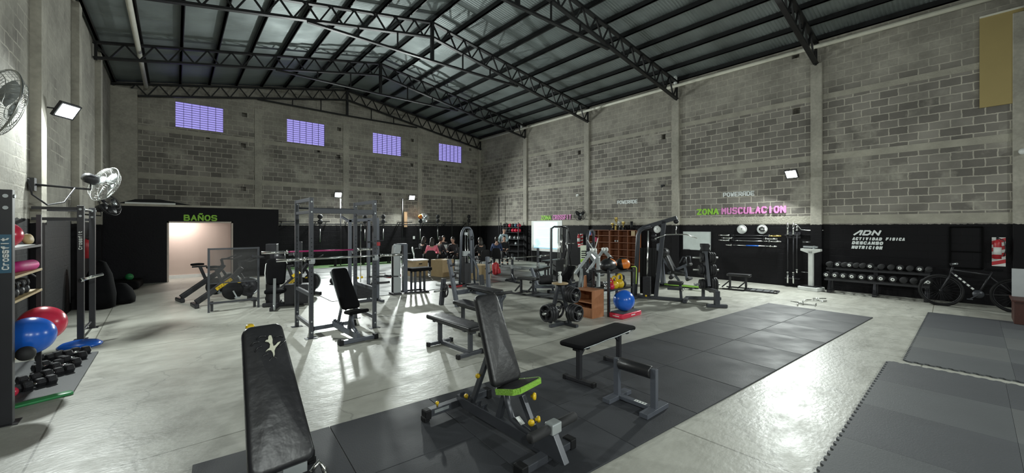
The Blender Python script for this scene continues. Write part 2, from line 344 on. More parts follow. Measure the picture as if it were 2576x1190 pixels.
# ================================================================ THE HALL
fl = MB(); fl.bb(XL-.3, XR+.3, YF-.3, YB+.3, -.2, 0); struct(fl.build('floor', M['floor']))
def cut(o, boxes):
    b = MB()
    for q in boxes: b.bb(*q)
    c = b.build('cutter', None, weld=False)
    md = o.modifiers.new('openings', 'BOOLEAN'); md.object = c; md.operation = 'DIFFERENCE'; md.solver = 'EXACT'
    dg = bpy.context.evaluated_depsgraph_get(); me = bpy.data.meshes.new_from_object(o.evaluated_get(dg))
    o.modifiers.clear(); o.data = me; bpy.data.objects.remove(c)
def holes_X(lst, X, s=1):
    r = []
    for px, py, w_, h_ in lst:
        y, z = WX(px, py, X); r.append((X-.1, X+.235, y-w_, y+w_, z-h_, z+h_))
    return r
wr = MB(); wr.bb(XR, XR+.25, YF, YB+.25, 0, 7.47); o = wr.build('wall_right', M['wall_r']); struct(o)
cut(o, holes_X([(2003, 279, .1, .1), (1669, 344, .09, .1), (1457, 384, .09, .1), (1383, 415, .09, .1), (2001, 142, .1, .06), (2560, 545, .06, .03)], XR))
wl = MB(); wl.bb(XL-.25, XL, YF, YB+.25, 0, 7.12); struct(wl.build('wall_left', M['wall_l']))
WIN = [(441, 562, 254, 318), (722, 817, 298, 356), (938, 1010, 333, 384), (1104, 1162, 360, 403)]
wb = MB(); wb.prism([(XL-.25, 0), (XR+.25, 0), (XR+.25, 7.42), (XM, 8.74), (XL-.25, 7.08)], 0, .25, Matrix.Translation((0, YB+.25, 0)) @ Matrix.Rotation(pi/2, 4, 'X'))
o = wb.build('wall_back', M['wall_b']); struct(o)
cuts = []; wins = []
for a, b, t, bt in WIN:
    x0, z1 = WY(a, t, YB); x1, _ = WY(b, t, YB); _, z0 = WY(a, bt, YB)
    wins.append((x0, x1, z0, z1)); cuts.append((x0, x1, YB-.1, YB+.5, z0, z1))
for px, py in ((615, 289), (612, 366), (853, 325), (851, 394), (1037, 353), (1036, 415), (1184, 432), (1183, 376), (523, 346), (612, 475), (801, 380), (1124, 417), (956, 489), (1183, 509)):
    x, z = WY(px, py, YB); s = .09 if px not in (523, 801, 1124, 956) else .06
    cuts.append((x-s, x+s, YB-.1, YB+.235, z-s, z+s))
cut(o, cuts)
for i, (x0, x1, z0, z1) in enumerate(wins):
    g = MB(); g.bb(x0, x1, YB+.09, YB+.11, z0, z1); gw = struct(g.build('window_%d' % (i+1), M['win']))
    f = MB(); n = 11
    for k in range(n+1): f.bb(x0, x1, YB+.03, YB+.075, z0+(z1-z0)*k/n-.0055, z0+(z1-z0)*k/n+.0055)
    for k in range(7): f.bb(x0+(x1-x0)*k/6-.006, x0+(x1-x0)*k/6+.006, YB+.04, YB+.085, z0, z1)
    f.build('window_bars', mat('violet_grey_bars', (.1, .09, .2), .5), gw)
wf = MB(); wf.bb(XL, XR, YF-.25, YF, 0, 8.8); struct(wf.build('wall_front', M['wall_b']))
# columns and bond beams
RY = []
for px in (1323, 1478, 1701, 2055, 2572): RY.append(WX(px, 500, XR)[0])
RY.append(-4.6)
n = 0
def trim(mb, m, nm=None):
    global n
    n += 1; return struct(mb.build('trim_%d' % n, m))
for y in RY:
    b = MB(); b.bb(XR-.09, XR+.02, y-.14, y+.14, 0, 6.72); trim(b, M['conc']).modifiers.new('b', 'BEVEL').width = .012
b = MB(); b.bb(XR-.13, XR+.02, YB-.2, YB+.02, 0, 6.72); trim(b, M['conc'])
for y in (-4.5, 1.2, 5.3, 7.35, 9.9, 13.2, 16.6, 20.15):
    b = MB(); b.bb(XL-.02, XL+.12, y-.17, y+.17, 0, 6.9); trim(b, M['conc'])
b = MB(); b.bb(XL-.02, XL+.06, 5.5, 7.3, 0, 7.2); trim(b, M['conc'])   # wide pier
b = MB(); b.bb(XL, -1.05, YB-.35, YB, 0, 6.9); trim(b, M['conc'])
for z0, z1 in ((1.95, 2.19), (3.82, 4.0), (5.62, 5.78)):
    b = MB(); b.bb(XR-.012, XR+.02, YF, YB, z0, z1); trim(b, M['beam'])
for x in (2.77, 6.47, 10.5):
    b = MB(); b.bb(x-.14, x+.14, YB-.03, YB+.02, 0, 7.0); trim(b, M['conc'])
for z0, z1 in ((3.68, 3.88), (5.5, 5.68)):
    b = MB(); b.bb(XL, XR, YB-.02, YB+.02, z0, z1); trim(b, M['beam'])
# ------------------------------------------------------------ roof
ro = MB(); NY = 900; y0, y1 = YF-.3, YB+.35
for xa, xb in ((XL-.35, XM), (XM, XR+.35)):
    vs = []; fs = []
    for j in range(NY+1):
        y = y0+(y1-y0)*j/NY; dz = .012*sin(2*pi*y/.088)
        vs += [(xa, y, roofz(xa)+.16+dz), (xb, y, roofz(xb)+.16+dz)]
    for j in range(NY): fs.append((2*j, 2*j+1, 2*j+3, 2*j+2))
    ro.add(vs, fs, True)
struct(ro.build('ceiling', M['sheet'], weld=False))
for k in range(-9, 10):
    x = XM+k*.9
    if k == 0: x += .0
    b = MB(); z = roofz(x)+.005
    b.bb(x-.028, x+.028, YF, YB, z, z+.135); b.bb(x-.028, x+.05, YF, YB, z, z+.012)
    ORD = ['first', 'second', 'third', 'fourth', 'fifth', 'sixth', 'seventh', 'eighth', 'ninth']
    tag(b.build('roof_purlin', M['truss']), 'black steel purlin under the very ridge of the roof' if k == 0 else 'black steel purlin, %s from the ridge on the %s roof slope' % (ORD[abs(k)-1], 'left' if k < 0 else 'right'), 'purlin', 'roof purlins')
TY = [20.05, 15.9, 11.6, 7.34, 3.05, -.8, -4.6]
TN = ['black lattice roof truss against the back wall with the windows', 'black lattice roof truss, second from the back wall', 'black lattice roof truss, third from the back wall, pale light along its tie',
      'black lattice roof truss crossing above the middle of the hall', 'black lattice roof truss resting on the pillar beside the right floodlight', 'black lattice roof truss above the camera side of the hall', 'black lattice roof truss nearest the front of the hall']
for ty, lb in zip(TY, TN):
    t = thing('roof_truss', lb, 'roof truss', (XM, ty, 6.7))
    def L(x, z): return Vector((x-XM, 0, z-6.7))
    zt = lambda x: roofz(x)-.035
    zb = lambda x: 8.11-(.172 if x > XM else .19)*abs(x-XM)
    top = MB(); bot = MB(); web = MB(); tie = MB()
    for sgn in (-1, 1):
        xe = XL+.02 if sgn < 0 else XR-.02
        top.bar(L(XM, zt(XM)), L(xe, zt(xe)), .12, .06)
        bot.bar(L(XM, zb(XM)), L(xe, zb(xe)), .12, .06)
        web.bar(L(xe-sgn*.05, zt(xe)), L(xe-sgn*.05, zb(xe)-.05), .06, .06)
        nn = 13
        for k in range(nn):
            xa = XM+(xe-XM)*k/nn; xb = XM+(xe-XM)*(k+.5)/nn; xc = XM+(xe-XM)*(k+1)/nn
            web.bar(L(xa, zt(xa)), L(xb, zb(xb)), .045, .04); web.bar(L(xb, zb(xb)), L(xc, zt(xc)), .045, .04)
        tie.bar(L(XM+sgn*3.75, 7.36), L(XM, 7.33), .09, .06)
        for k in (1.2, 2.4): tie.bar(L(XM+sgn*k, 7.34), L(XM+sgn*k, zb(XM+sgn*k)), .04, .04)
    web.bar(L(XM, 8.62), L(XM, 7.31), .1, .1)
    top.build('top_chord', M['truss'], t); bot.build('bottom_chord', M['truss'], t); web.build('web_bars', M['truss'], t); tie.build('tie_bar', M['truss'], t)
# conduits along the eaves
for nm, X, pts, lb in (('rain_pipe', XR-.14, [(-5, 7.18), (20, 7.24)], 'long white pipe running under the right eave of the roof'),
                   ('rain_pipe', -.8, [(-5, 7.0), (19.7, 6.98)], 'white pipe running under the left eave of the roof')):
    b = MB(); b.cyl((X, pts[0][0], pts[0][1]), (X, pts[1][0], pts[1][1]), .06, n=14)
    tag(b.build(nm, M['pvc']), lb, 'pipe')
for px, py, lb in ((1699, 208, 'white bottle-like pipe fitting above the right eave pipe at the pillar beside the pink lettering'), (1312, 320, 'small white pipe fitting on the right eave pipe near the back corner')):
    y, z = WX(px, py, XR-.14); z = 7.435; b = MB(); b.lathe([(0, -.16), (.065, -.15), (.07, .1), (.035, .15), (.035, .2), (0, .2)], (0, 0, 0), n=14)
    tag(base(b.build('pipe_fitting', M['white']), (XR-.14, y, z)), lb, 'pipe fitting')
# ------------------------------------------------------------ floodlight fixtures
FL = ['bright floodlight on the left grey wall above the pull-up frame', 'bright floodlight on the right block wall beside the pillar above the weighing scale', 'bright floodlight on the back wall behind the power rack', 'bright floodlight on the back wall above the seated people',
      'added unseen floodlight on the left wall towards the front of the hall', 'added unseen floodlight high on the front wall behind the camera, right one', 'added unseen floodlight high on the front wall behind the camera, left one']
for (p, tg, e), lb in zip(FLOODS, FL):
    q = thing('floodlight', lb, 'floodlight', p)
    dv = (Vector(tg)-Vector(p)).normalized(); R = dv.to_track_quat('-Z', 'Y').to_matrix().to_4x4()
    h = MB(); h.box((0, 0, .03), (.34, .28, .05)); 
    for k in range(7): h.box((-.12+.04*k, 0, .07), (.008, .2, .04))
    o = h.build('housing', M['black'], q); o.matrix_local = R
    h = MB(); h.box((0, 0, .003), (.28, .22, .006)); o = h.build('led_panel', M['lamp'], q); o.matrix_local = R
    h = MB(); wx = XL if p[0] < 0 else (XR if p[0] > 13 else None)
    wv = Vector((wx-p[0], 0, 0)) if wx is not None else Vector((0, (YB if p[1] > 0 else YF)-p[1], 0))
    h.bar(-dv*.06, wv-dv*.06, .03, .02); h.build('bracket', M['black'], q)
# ------------------------------------------------------------ bathroom block with a wide opening
YW = 17.6; bx1 = 3.07
x0, x1 = WY(425, 600, YW)[0], WY(582, 600, YW)[0]
b = MB(); 
b.bb(XL, x0, YW, YW+.15, 0, 2.53); b.bb(x1, bx1, YW, YW+.15, 0, 2.53); b.bb(x0, x1, YW, YW+.15, 1.99, 2.53)
b.bb(bx1-.15, bx1, YW+.15, YB, 0, 2.53)
M['bpaint'] = mat('black_wall_paint', (.010, .0095, .012), .65, 0, .2, 5, bump=.4, bscale=20, spec=.18)
struct(b.build('wall_bathroom', M['bpaint']))
b = MB(); b.bb(XL, bx1, YW, YB, 2.53, 2.6); struct(b.build('ceiling_bathroom', M['beam']))
b = MB(); b.bb(XL+.1, bx1-.15, YW+1.0, YW+1.1, 0, 2.53); struct(b.build('wall_bathroom_inner', M['cream']))
b = MB(); b.bb(XL+.1, bx1-.15, YW+.975, YW+1.0, 0, .12); struct(b.build('baseboard_bathroom', M['white']))
b = MB(); b.bb(x0-.05, x0+.0, YW-.012, YW+.16, 0, 2.04); b.bb(x1, x1+.05, YW-.012, YW+.16, 0, 2.04); b.bb(x0-.05, x1+.05, YW-.012, YW+.16, 1.99, 2.04); struct(b.build('door_1', mat('cream_door_lining', (.6, .52, .46), .6)))
# ------------------------------------------------------------ lettering
GL = dict(A=[[(0, 0), (.5, 1), (1, 0)], [(.22, .35), (.78, .35)]], a=[[(0, 0), (0, .75), (.25, 1), (1, 1), (1, 0)], [(0, .42), (1, .42)]], B=[[(0, 0), (0, 1), (.75, 1), (.9, .85), (.9, .62), (.75, .53), (0, .53)], [(.75, .53), (1, .4), (1, .15), (.8, 0), (0, 0)]],
 C=[[(1, .85), (.8, 1), (.2, 1), (0, .8), (0, .2), (.2, 0), (.8, 0), (1, .15)]], D=[[(0, 0), (0, 1), (.7, 1), (1, .75), (1, .25), (.7, 0), (0, 0)]], E=[[(1, 1), (0, 1), (0, 0), (1, 0)], [(0, .5), (.85, .5)]],
 F=[[(1, 1), (0, 1), (0, 0)], [(0, .5), (.8, .5)]], I=[[(.5, 0), (.5, 1)]], L=[[(0, 1), (0, 0), (1, 0)]], M=[[(0, 0), (0, 1), (.5, .45), (1, 1), (1, 0)]], N=[[(0, 0), (0, 1), (1, 0), (1, 1)]],
 O=[[(.25, 0), (0, .25), (0, .75), (.25, 1), (.75, 1), (1, .75), (1, .25), (.75, 0), (.25, 0)]], P=[[(0, 0), (0, 1), (.8, 1), (1, .85), (1, .58), (.8, .45), (0, .45)]], R=[[(0, 0), (0, 1), (.8, 1), (1, .85), (1, .6), (.8, .47), (0, .47)], [(.5, .47), (1, 0)]],
 S=[[(1, .88), (.85, 1), (.15, 1), (0, .85), (0, .62), (.15, .52), (.85, .48), (1, .38), (1, .15), (.85, 0), (.15, 0), (0, .12)]], T=[[(0, 1), (1, 1)], [(.5, 1), (.5, 0)]], U=[[(0, 1), (0, .2), (.2, 0), (.8, 0), (1, .2), (1, 1)]], V=[[(0, 1), (.5, 0), (1, 1)]],
 W=[[(0, 1), (.2, 0), (.5, .65), (.8, 0), (1, 1)]], Z=[[(0, 1), (1, 1), (0, 0), (1, 0)]])
GL.update({'r': [[(.1, 0), (.1, .75)], [(.1, .5), (.4, .78), (.9, .75)]], 'o': [[(x, y*.8) for x, y in GL['O'][0]]], 's': [[(x, y*.8) for x, y in GL['S'][0]]], 'f': [[(.9, 1), (.55, .97), (.4, .8), (.4, 0)], [(.05, .68), (.85, .68)]], 'i': [[(.5, 0), (.5, .72)], [(.5, .93), (.5, 1)]], 't': [[(.45, 1), (.45, .15), (.9, 0)], [(.05, .72), (.9, .72)]]})
GL['~'] = [[(0, 0), (0, 1), (1, 0), (1, 1)], [(.2, 1.28), (.4, 1.38), (.6, 1.26), (.8, 1.38)]]
GL['^'] = [[(0, 0), (.7, 1), (1, 1), (1, 0)]]
def lettering(name, text, o, u, width, h, st, m, label, gap=.35, shear=0, depth=.012, rnd=True, up=(0, 0, 1), parent=None):
    """o: lower left corner, u: direction of the line"""
    u = Vector(u).normalized(); up = Vector(up); nrm = u.cross(up).normalized(); k = len(text)
    cw = width/(k+(k-1)*gap); b = MB(); x = 0; dd = depth
    for ch in text:
        for ln in GL.get(ch, []):
            pts = [((x+p[0]*(cw-st)+st/2)+shear*(p[1]*h), p[1]*(h-st)+st/2) for p in ln]
            for (ax, ay), (bx_, by) in zip(pts, pts[1:]):
                d = Vector((bx_-ax, by-ay)); n_ = Vector((-d.y, d.x)).normalized()*st/2; e = d.normalized()*st*(.18 if rnd else .42)
                q = [(ax-e.x+n_.x, ay-e.y+n_.y), (ax-e.x-n_.x, ay-e.y-n_.y), (bx_+e.x-n_.x, by+e.y-n_.y), (bx_+e.x+n_.x, by+e.y+n_.y)]
                dd += .0003; vs = [u*a+up*c+nrm*z for z in (0.001, dd) for a, c in q]
                b.add(vs, [(3, 2, 1, 0), (4, 5, 6, 7), (0, 1, 5, 4), (1, 2, 6, 5), (2, 3, 7, 6), (3, 0, 4, 7)])
            if rnd:
                for ax, ay in pts:
                    c = u*ax+up*ay; dd += .0003; b.cyl(c+nrm*.001, c+nrm*dd, st/2, n=12, smooth=False)
        x += cw*(1+gap)
    ob = b.build(name, m, parent, weld=False); ob.location = o
    if label: tag(ob, label, 'lettering')
    return ob
def word_X(text, pl, pr, ytop, m, label, **k):
    ya, z0 = WX(pl[0], pl[1], XR); yb, _ = WX(pr[0], pr[1], XR); _, z1 = WX(pl[0], ytop, XR)
    off = k.pop('off', 0.0); h = z1-z0
    lettering('wall_lettering', text, (XR-off, ya, z0), (0, -1, 0), abs(yb-ya), h, k.pop('st', .2)*h, m, label, **k)
word_X('ZONA', (1753, 541), (1808, 541), 526, M['lgreen'], 'green painted word ZONA before the larger pink word on the right wall', st=.22, gap=.1)
word_X('MUSCULACION', (1815, 539.5), (1978, 539), 523, M['lpink'], 'pink painted word MUSCULACION on the right block wall', st=.2, gap=.14)
word_X('ZONA', (1361, 554), (1387, 553), 542.5, M['lgreen'], 'green painted word ZONA above the projection screen', st=.22, gap=.1)
word_X('CROSSFIT', (1391, 553), (1438, 553), 541, M['lpink'], 'pink painted word CROSSFIT above the projection screen', st=.18, gap=.16)
word_X('POWERaDE', (1819, 496), (1898, 495), 485, M['lwhite'], 'white word POWERADE painted above the pink MUSCULACION lettering', st=.2, gap=.12, rnd=False)
word_X('POWERaDE', (1553, 514), (1604, 514), 505, M['lwhite'], 'white word POWERADE painted above the brown bookshelf', st=.2, gap=.12, rnd=False)
word_X('^DN', (2147, 592), (2212, 594), 579, M['lwhite'], 'large white slanted letters ADN on the black wall', st=.27, gap=.15, shear=.3, rnd=False)
word_X('ACTIVIDAD', (2144, 604), (2218, 605), 596.5, M['lwhite'], 'white word ACTIVIDAD under the letters ADN', st=.29, gap=.2, shear=.15, rnd=False)
word_X('FISICA', (2228, 605), (2276, 606), 597.5, M['lwhite'], 'white word FISICA to the right of ACTIVIDAD', st=.29, gap=.2, shear=.15, rnd=False)
word_X('DESCANSO', (2143, 614.5), (2221, 615), 606.5, M['lwhite'], 'white word DESCANSO, second line under the letters ADN', st=.29, gap=.2, shear=.15, rnd=False)
word_X('NUTRICION', (2142, 625.5), (2219, 627), 617.5, M['lwhite'], 'white word NUTRICION, bottom line of the white lettering', st=.29, gap=.2, shear=.15, rnd=False)
xa, z0 = WY(462, 555.5, YW); xb, _ = WY(546, 555, YW); _, z1 = WY(462, 540, YW)
lettering('wall_lettering', 'BA~OS', (xa, YW, z0), (1, 0, 0), xb-xa, z1-z0, .21*(z1-z0), M['lgreen'], 'green lettering BAÑOS above the bathroom opening', gap=.12)
# ================================================================ FLOOR MATS
A0 = Vector((.1, 3.92, 0)); th = radians(-3.7); ux = Vector((cos(th), sin(th), 0)); uy = Vector((sin(th), -cos(th), 0))
random.seed(3)
proto = MB(); proto.prism([(.003, .003), (.982, .003), (.982, .947), (.003, .947)], 0, .014); proto = proto.build('rubber_floor_tile', M['mat'], bevel=.003)
COLN = ['first', 'second', 'third', 'fourth', 'fifth', 'sixth', 'seventh', 'eighth', 'ninth', 'tenth', 'eleventh']
for j in range(2):
    for i in range(11):
        o = proto if (i == 0 and j == 0) else proto.copy()
        if o is not proto: COL.objects.link(o)
        p = A0+ux*(i*.985)+uy*((j+1)*.95)
        base(o, (p.x, p.y, 0), th)
        tag(o, 'black rubber tile of the long strip, %s row, %s from its near left end' % ('far' if j == 0 else 'near', COLN[i]), 'floor mat', 'tiles of the long rubber strip')
M['mats'] = [mat('puzzle_mat_%s' % k, c, .62, 0, .22, 1.5, bump=.12, bscale=90) for k, c in (('mid', (.082, .088, .094)), ('dark', (.06, .064, .072)), ('pale', (.105, .11, .112)))]
def puzzle(x0, y0, s, m, edges):
    """tile with teeth on the edges named in edges; x0,y0 lower corner"""
    def side(p, q, teeth):
        p, q = Vector(p), Vector(q); d = (q-p); n_ = Vector((d.y, -d.x)).normalized(); L_ = d.length; out = []
        if not teeth: return [tuple(p)]
        k = 9
        for t in range(k):
            a = p+d*((t+.1)/k); b_ = p+d*((t+.3)/k); c = p+d*((t+.62)/k); e = p+d*((t+.82)/k)
            out += [tuple(a), tuple(b_+n_*.028), tuple(c+n_*.028), tuple(e)]
        return [tuple(p)]+out
    c = [(0, 0), (s, 0), (s, s), (0, s)]; poly = []
    for k, nm in enumerate('SENW'): poly += side(c[k], c[(k+1) % 4], nm in edges)
    b = MB(); b.prism(poly, 0, .018)
    o = b.build('puzzle_mat_tile', m); o.location = (x0, y0, 0); return o
rows = ['row nearest the aisle', 'second row from the aisle', 'third row from the aisle']
for i in range(5):
    for j in range(3):
        x0 = 2.45+i*.994; y0 = -.245-j*.994-.0
        e = ('N' if j == 0 else '')+('E' if i == 4 else '')+('W' if i == 0 else '')
        o = puzzle(x0, y0, .992, M['mats'][[0, 0, 1, 0, 1][i] if j != 1 else [1, 2, 0, 2, 1][i]], e)
        tag(o, 'grey interlocking foam mat, %s counted along the near patch, %s' % (COLN[i], rows[j]), 'floor mat', 'near patch of interlocking mats')
for i in range(5):
    for j in range(3):
        x0 = 7.64+i*.94; y0 = -.33-j*.94
        e = ('N' if j == 0 else '')+('W' if i == 0 else '')
        o = puzzle(x0, y0, .938, M['mats'][[0, 2, 0, 1, 1][i] if j == 0 else [1, 0, 2, 0, 1][i]], e)
        tag(o, 'grey interlocking foam mat, %s counted along the far patch, %s' % (COLN[i], rows[j]), 'floor mat', 'far patch of interlocking mats')
# ================================================================ BENCHES
def knob(p, ax, name='knob', par=None, r=.022, m=None):
    b = MB(); ax = Vector(ax).normalized(); b.lathe([(0, 0), (r*.5, 0), (r*.5, .015), (r, .018), (r*1.05, .03), (r*.9, .04), (0, .042)], p, ax, n=14)
    return b.build(name, m or M['yellow'], par)
def adj_bench(label, loc, rz, ang=68, L=.78, W0=.33, W1=.27, pad='vinyl', seatcol='lime', fm='grey', hip=.55, full=True, T=.075, torn=False, base_y=-.1, seat_dy=0, seat_dz=0, yf=-.52, seat_tilt=16):
    t = thing('adjustable_bench', label, 'bench', loc, rz); fr = M[fm]
    a = radians(ang); org = Vector((0, base_y, hip-.03))
    Mx = Matrix.Translation(org) @ Matrix.Rotation(a, 4, 'X') @ Matrix.Translation((0, 0, 0))
    p = MB(); p.slab(W0, W1, L, T, .05, .03, Mx, crown=.035 if torn else .022); bk = p.build('backrest', M[pad], t)
    if torn:
        Mt = Mx @ Matrix.Translation((.02, L*.79, T+.024)); q = MB()
        poly = [(-.008, .08), (-.002, .09), (.010, .088), (.014, .06), (.010, .035), (.013, .012), (.026, .018), (.04, .032), (.058, .036), (.048, .022), (.024, .0), (.014, -.02), (.012, -.045), (.004, -.06), (.003, -.03), (-.004, -.012), (-.018, -.008), (-.035, -.014), (-.026, -.004), (-.010, .006), (-.004, .03), (-.012, .046), (-.03, .054), (-.022, .062), (-.012, .062)]
        q.prism(poly, 0, .006, Mt); q.build('exposed_foam', M['foam'], bk)['label'] = 'pale foam showing through a tear in the black vinyl'
        f = MB()
        for k, (sx, sy, ex, ey, dz) in enumerate(((-.06, .06, -.12, .05, 0), (-.05, .03, -.1, .0, 0), (.04, -.0, .1, .04, 0), (-.02, -.03, -.07, -.05, 0), (.0, -.05, .03, -.09, 0), (.03, .07, .09, .075, 0), (-.02, .09, -.08, .09, 0), (-.01, -.06, -.03, -.1, 0))):
            f.tube([Mt @ Vector((sx, sy, .0)), Mt @ Vector(((sx+ex)/2, (sy+ey)/2+.006, .001)), Mt @ Vector((ex*.9, ey*.9, -.009))], .0045, 6)
        f.build('creased_cover', M[pad], bk)
    # plate and rails behind the backrest
    r = MB()
    for sx in (-.07, .07): r.bar(Mx @ Vector((sx, .02, -.02)), Mx @ Vector((sx, L*.86, -.02)), .03, .04)
    r.bar(Mx @ Vector((-.1, L*.7, -.02)), Mx @ Vector((.1, L*.7, -.02)), .03, .04); r.build('back_frame', fr, t, .002)
    # seat
    Ms = Matrix.Translation((0, base_y+.0-seat_dy, hip-.085-seat_dz)) @ Matrix.Rotation(radians(188), 4, 'Z') @ Matrix.Rotation(radians(seat_tilt), 4, 'X')
    s_ = MB(); s_.slab(.27, .34, .30, .055, .04, .02, Ms); st = s_.build('seat', M[pad], t)
    if seatcol:
        e = MB(); pts = []
        ww = .177; 
        for (x_, y_) in ((.145, .04), (ww, .26), (.14, .307), (-.14, .307), (-ww, .26), (-.145, .04)): pts.append((x_, y_))
        for (xa, ya), (xb, yb) in zip(pts, pts[1:]): e.bar(Ms @ Vector((xa, ya, .03)), Ms @ Vector((xb, yb, .03)), .014, .046)
        e.build('seat_edge', M[seatcol], st)['label'] = 'bright green edge of the seat'
    f = MB()
    yr = .6
    f.bar((-.36, yr, .07), (.36, yr, .07), .07, .07); f.build('rear_foot', fr, t, .004)
    for sx in (-1, 1): c = MB(); c.bar((sx*.335, yr, .065), (sx*.40, yr, .065), .088, .088); c.bb(sx*.38-.03, sx*.38+.03, yr-.04, yr+.04, 0, .05); c.build('foot_cap', M['black2'], t, .01)
    f = MB(); f.bar((0, yr, .10), (0, yf, .085), .055, .10); f.build('main_beam', fr, t, .004)
    f = MB(); f.bar((-.28, yf, .04), (.28, yf, .04), .08, .06)
    f.build('front_foot', fr, t, .006)
    for sx in (-1, 1): c = MB(); c.bb(sx*.28-.035, sx*.28+.035, yf-.05, yf+.05, 0, .085); c.build('foot_cap', M['black2'], t, .01)
    # seat support: curved arm and post
    f = MB(); f.tube([(0, base_y-.02, hip-.1), (0, base_y-.05, hip-.2), (0, base_y-.1, hip-.3), (0, base_y-.2, .16), (0, yf+.06, .12)], .028, 10); f.build('seat_arm', fr, t)
    f = MB(); f.bar((0, base_y+.08, .12), (0, base_y-.02, hip-.09), .05, .05); f.build('seat_post', fr, t, .003)
    f = MB(); f.bar((0, yr-.22, .12), Mx @ Vector((0, L*.45, -.03)), .035, .05); f.build('support_strut', fr, t, .003)
    for k in range(5): f = MB(); f.bar((0, yr-.05-.09*k, .14), (0, yr-.07-.09*k, .185), .05, .012); f.build('notch', fr, t)
    if full:
        f = MB(); f.bar((.02, yf+.08, .06), (.02, base_y-.2, hip-.075), .04, .05); f.build('leg_post', fr, t, .003)
        f = MB(); f.prism([(-.2, 0), (.14, 0), (.05, .18), (.0, .25), (-.07, .25), (-.09, .18)], -.03, .03, Matrix.Translation((0, yf-.01, .06)) @ Matrix.Rotation(pi/2, 4, 'Z') @ Matrix.Rotation(pi/2, 4, 'X')); f.build('front_plate', fr, t, .006)
        f = MB(); f.cyl((-.25, yf-.07, .29), (.25, yf-.07, .29), .012); f.build('roller_bar', M['chrome'], t)
        for sx in (-1, 1):
            f = MB(); f.lathe([(0, 0), (.033, 0), (.037, .01), (.037, .19), (.033, .2), (0, .2)], (sx*.06, yf-.07, .29), (sx, 0, 0), 18); f.build('foam_roller', M['rubber'], t)
        f = MB(); f.bar((-.055, yf-.07, .29), (.055, yf-.07, .29), .085, .085); f.build('roller_bracket', M['silver'], t, .01)['label'] = 'bright metal bracket between the rollers'
        knob((.06, base_y-.27, hip-.07), (.6, -1, .1), par=t, r=.03); pk = Vector((.02, yf+.08, .06)).lerp(Vector((.02, base_y-.26, hip-.12)), .62); knob(pk+Vector((.02, -.015, 0)), (1, -.6, 0), par=t, r=.026); knob(pk+Vector((-.02, -.015, 0)), (-1, -.8, 0), par=t, r=.026)
        qs = Vector((0, yr-.22, .12)).lerp(Mx @ Vector((0, L*.45, -.03)), .5); knob(qs+Vector((-.02, 0, 0)), (-1, 0, 0), par=t, r=.022); knob((-.03, yr-.18, .17), (-.3, 0, 1), par=t, r=.02); knob((-.25, yr, .105), (0, 0, 1), par=t, r=.017)
        f = MB(); f.box((.0, -.3, .205), (.045, .08, .003), rx=.5); f.build('sticker', M['white'], t)
        f = MB(); f.bar((-.14, yr-.036, .075), (-.30, yr-.036, .075), .002, .03); f.build('brand_sticker', M['silver'], t)
    return t
bB = adj_bench('black adjustable bench with bright green seat edge and yellow knobs on the rubber strip', (2.2, 2.78, .014), radians(2), ang=67, L=.80, W0=.33, W1=.26, pad='vinyl', hip=.485, yf=-.6)
bA = adj_bench('black adjustable bench with a torn backrest showing foam, nearest the camera', (.47, 2.74, .014), radians(4), ang=55, L=.90, W0=.345, W1=.235, T=.09, pad='vinyl2', torn=True, hip=.43, seatcol=None, seat_dy=.14, seat_dz=.04, yf=-.8, seat_tilt=0)
bC = adj_bench('black adjustable bench with silver legs standing inside the tall power rack', (2.22, 6.95, 0), radians(3), ang=47, L=.84, W0=.3, W1=.27, pad='fabric', seatcol=None, fm='grey2', full=False, hip=.5, base_y=-.2, seat_tilt=6)
b = MB(); b.bb(.0, .13, -.13, -.10, .36, .42); b.build('seat_bracket', M['silver'], bA); b = MB(); b.tube([(.14, -.16, .36), (.19, -.15, .40), (.21, -.17, .36), (.22, -.2, .3)], .014); b.build('side_handle', M['chrome'], bA)
knob((-.05, .47, 1.13), (0, -.3, 1), par=bA, r=.025)
b = MB(); b.bar((-.145, -.19, .48), (-.13, .38, 1.06), .012, .035); b.build('silver_edge', M['silver'], bC)['label'] = 'pale strip along the left edge of the backrest'
def flat_bench(label, loc, rz, L=1.15, W=.3, H_=.46, pad='vinyl', fm='grey', legy=.38, fw=.42, brace=False, foot=.06, T=.065):
    t = thing('flat_bench', label, 'bench', loc, rz); fr = M[fm]
    p = MB(); p.slab(W, W, L, T, .05, .02, Matrix.Translation((0, -L/2, H_-T)), dent=.012); p.build('pad', M[pad], t)
    p = MB(); p.bar((0, -L/2+.1, H_-T-.03), (0, L/2-.1, H_-T-.03), .06, .05)
    for s_ in (-1, 1): p.bar((-W/2+.03, s_*legy, H_-T-.015), (W/2-.03, s_*legy, H_-T-.015), .05, .025)
    p.build('top_rail', fr, t, .002)
    for s_ in (-1, 1):
        l = MB(); l.bar((0, s_*legy, foot), (0, s_*legy, H_-T-.03), .055, .055); l.build('leg', fr, t, .003)
        l = MB(); l.bar((-fw/2, s_*legy, foot/2+.004), (fw/2, s_*legy, foot/2+.004), .055, foot-.012); l.build('foot', fr, t, .004)
        for q in (-1, 1): c = MB(); c.bb(q*fw/2-.02, q*fw/2+.02, s_*legy-.034, s_*legy+.034, 0, foot+.004); c.build('foot_cap', M['black2'], t, .006)
        if brace:
            l = MB(); l.bar((0, s_*legy, H_-.2), (0, s_*(legy-.13), H_-T-.03), .03, .03); l.build('brace', fr, t)
    if not brace:
        l = MB(); l.bar((0, -legy, foot/2+.015), (0, legy, foot/2+.015), .05, .05); l.build('floor_rail', fr, t, .003)
    return t
flat_bench('flat black bench on bare floor left of the green-edged bench', (3.2, 5.08), radians(2), L=1.2, pad='vinyl', legy=.40)
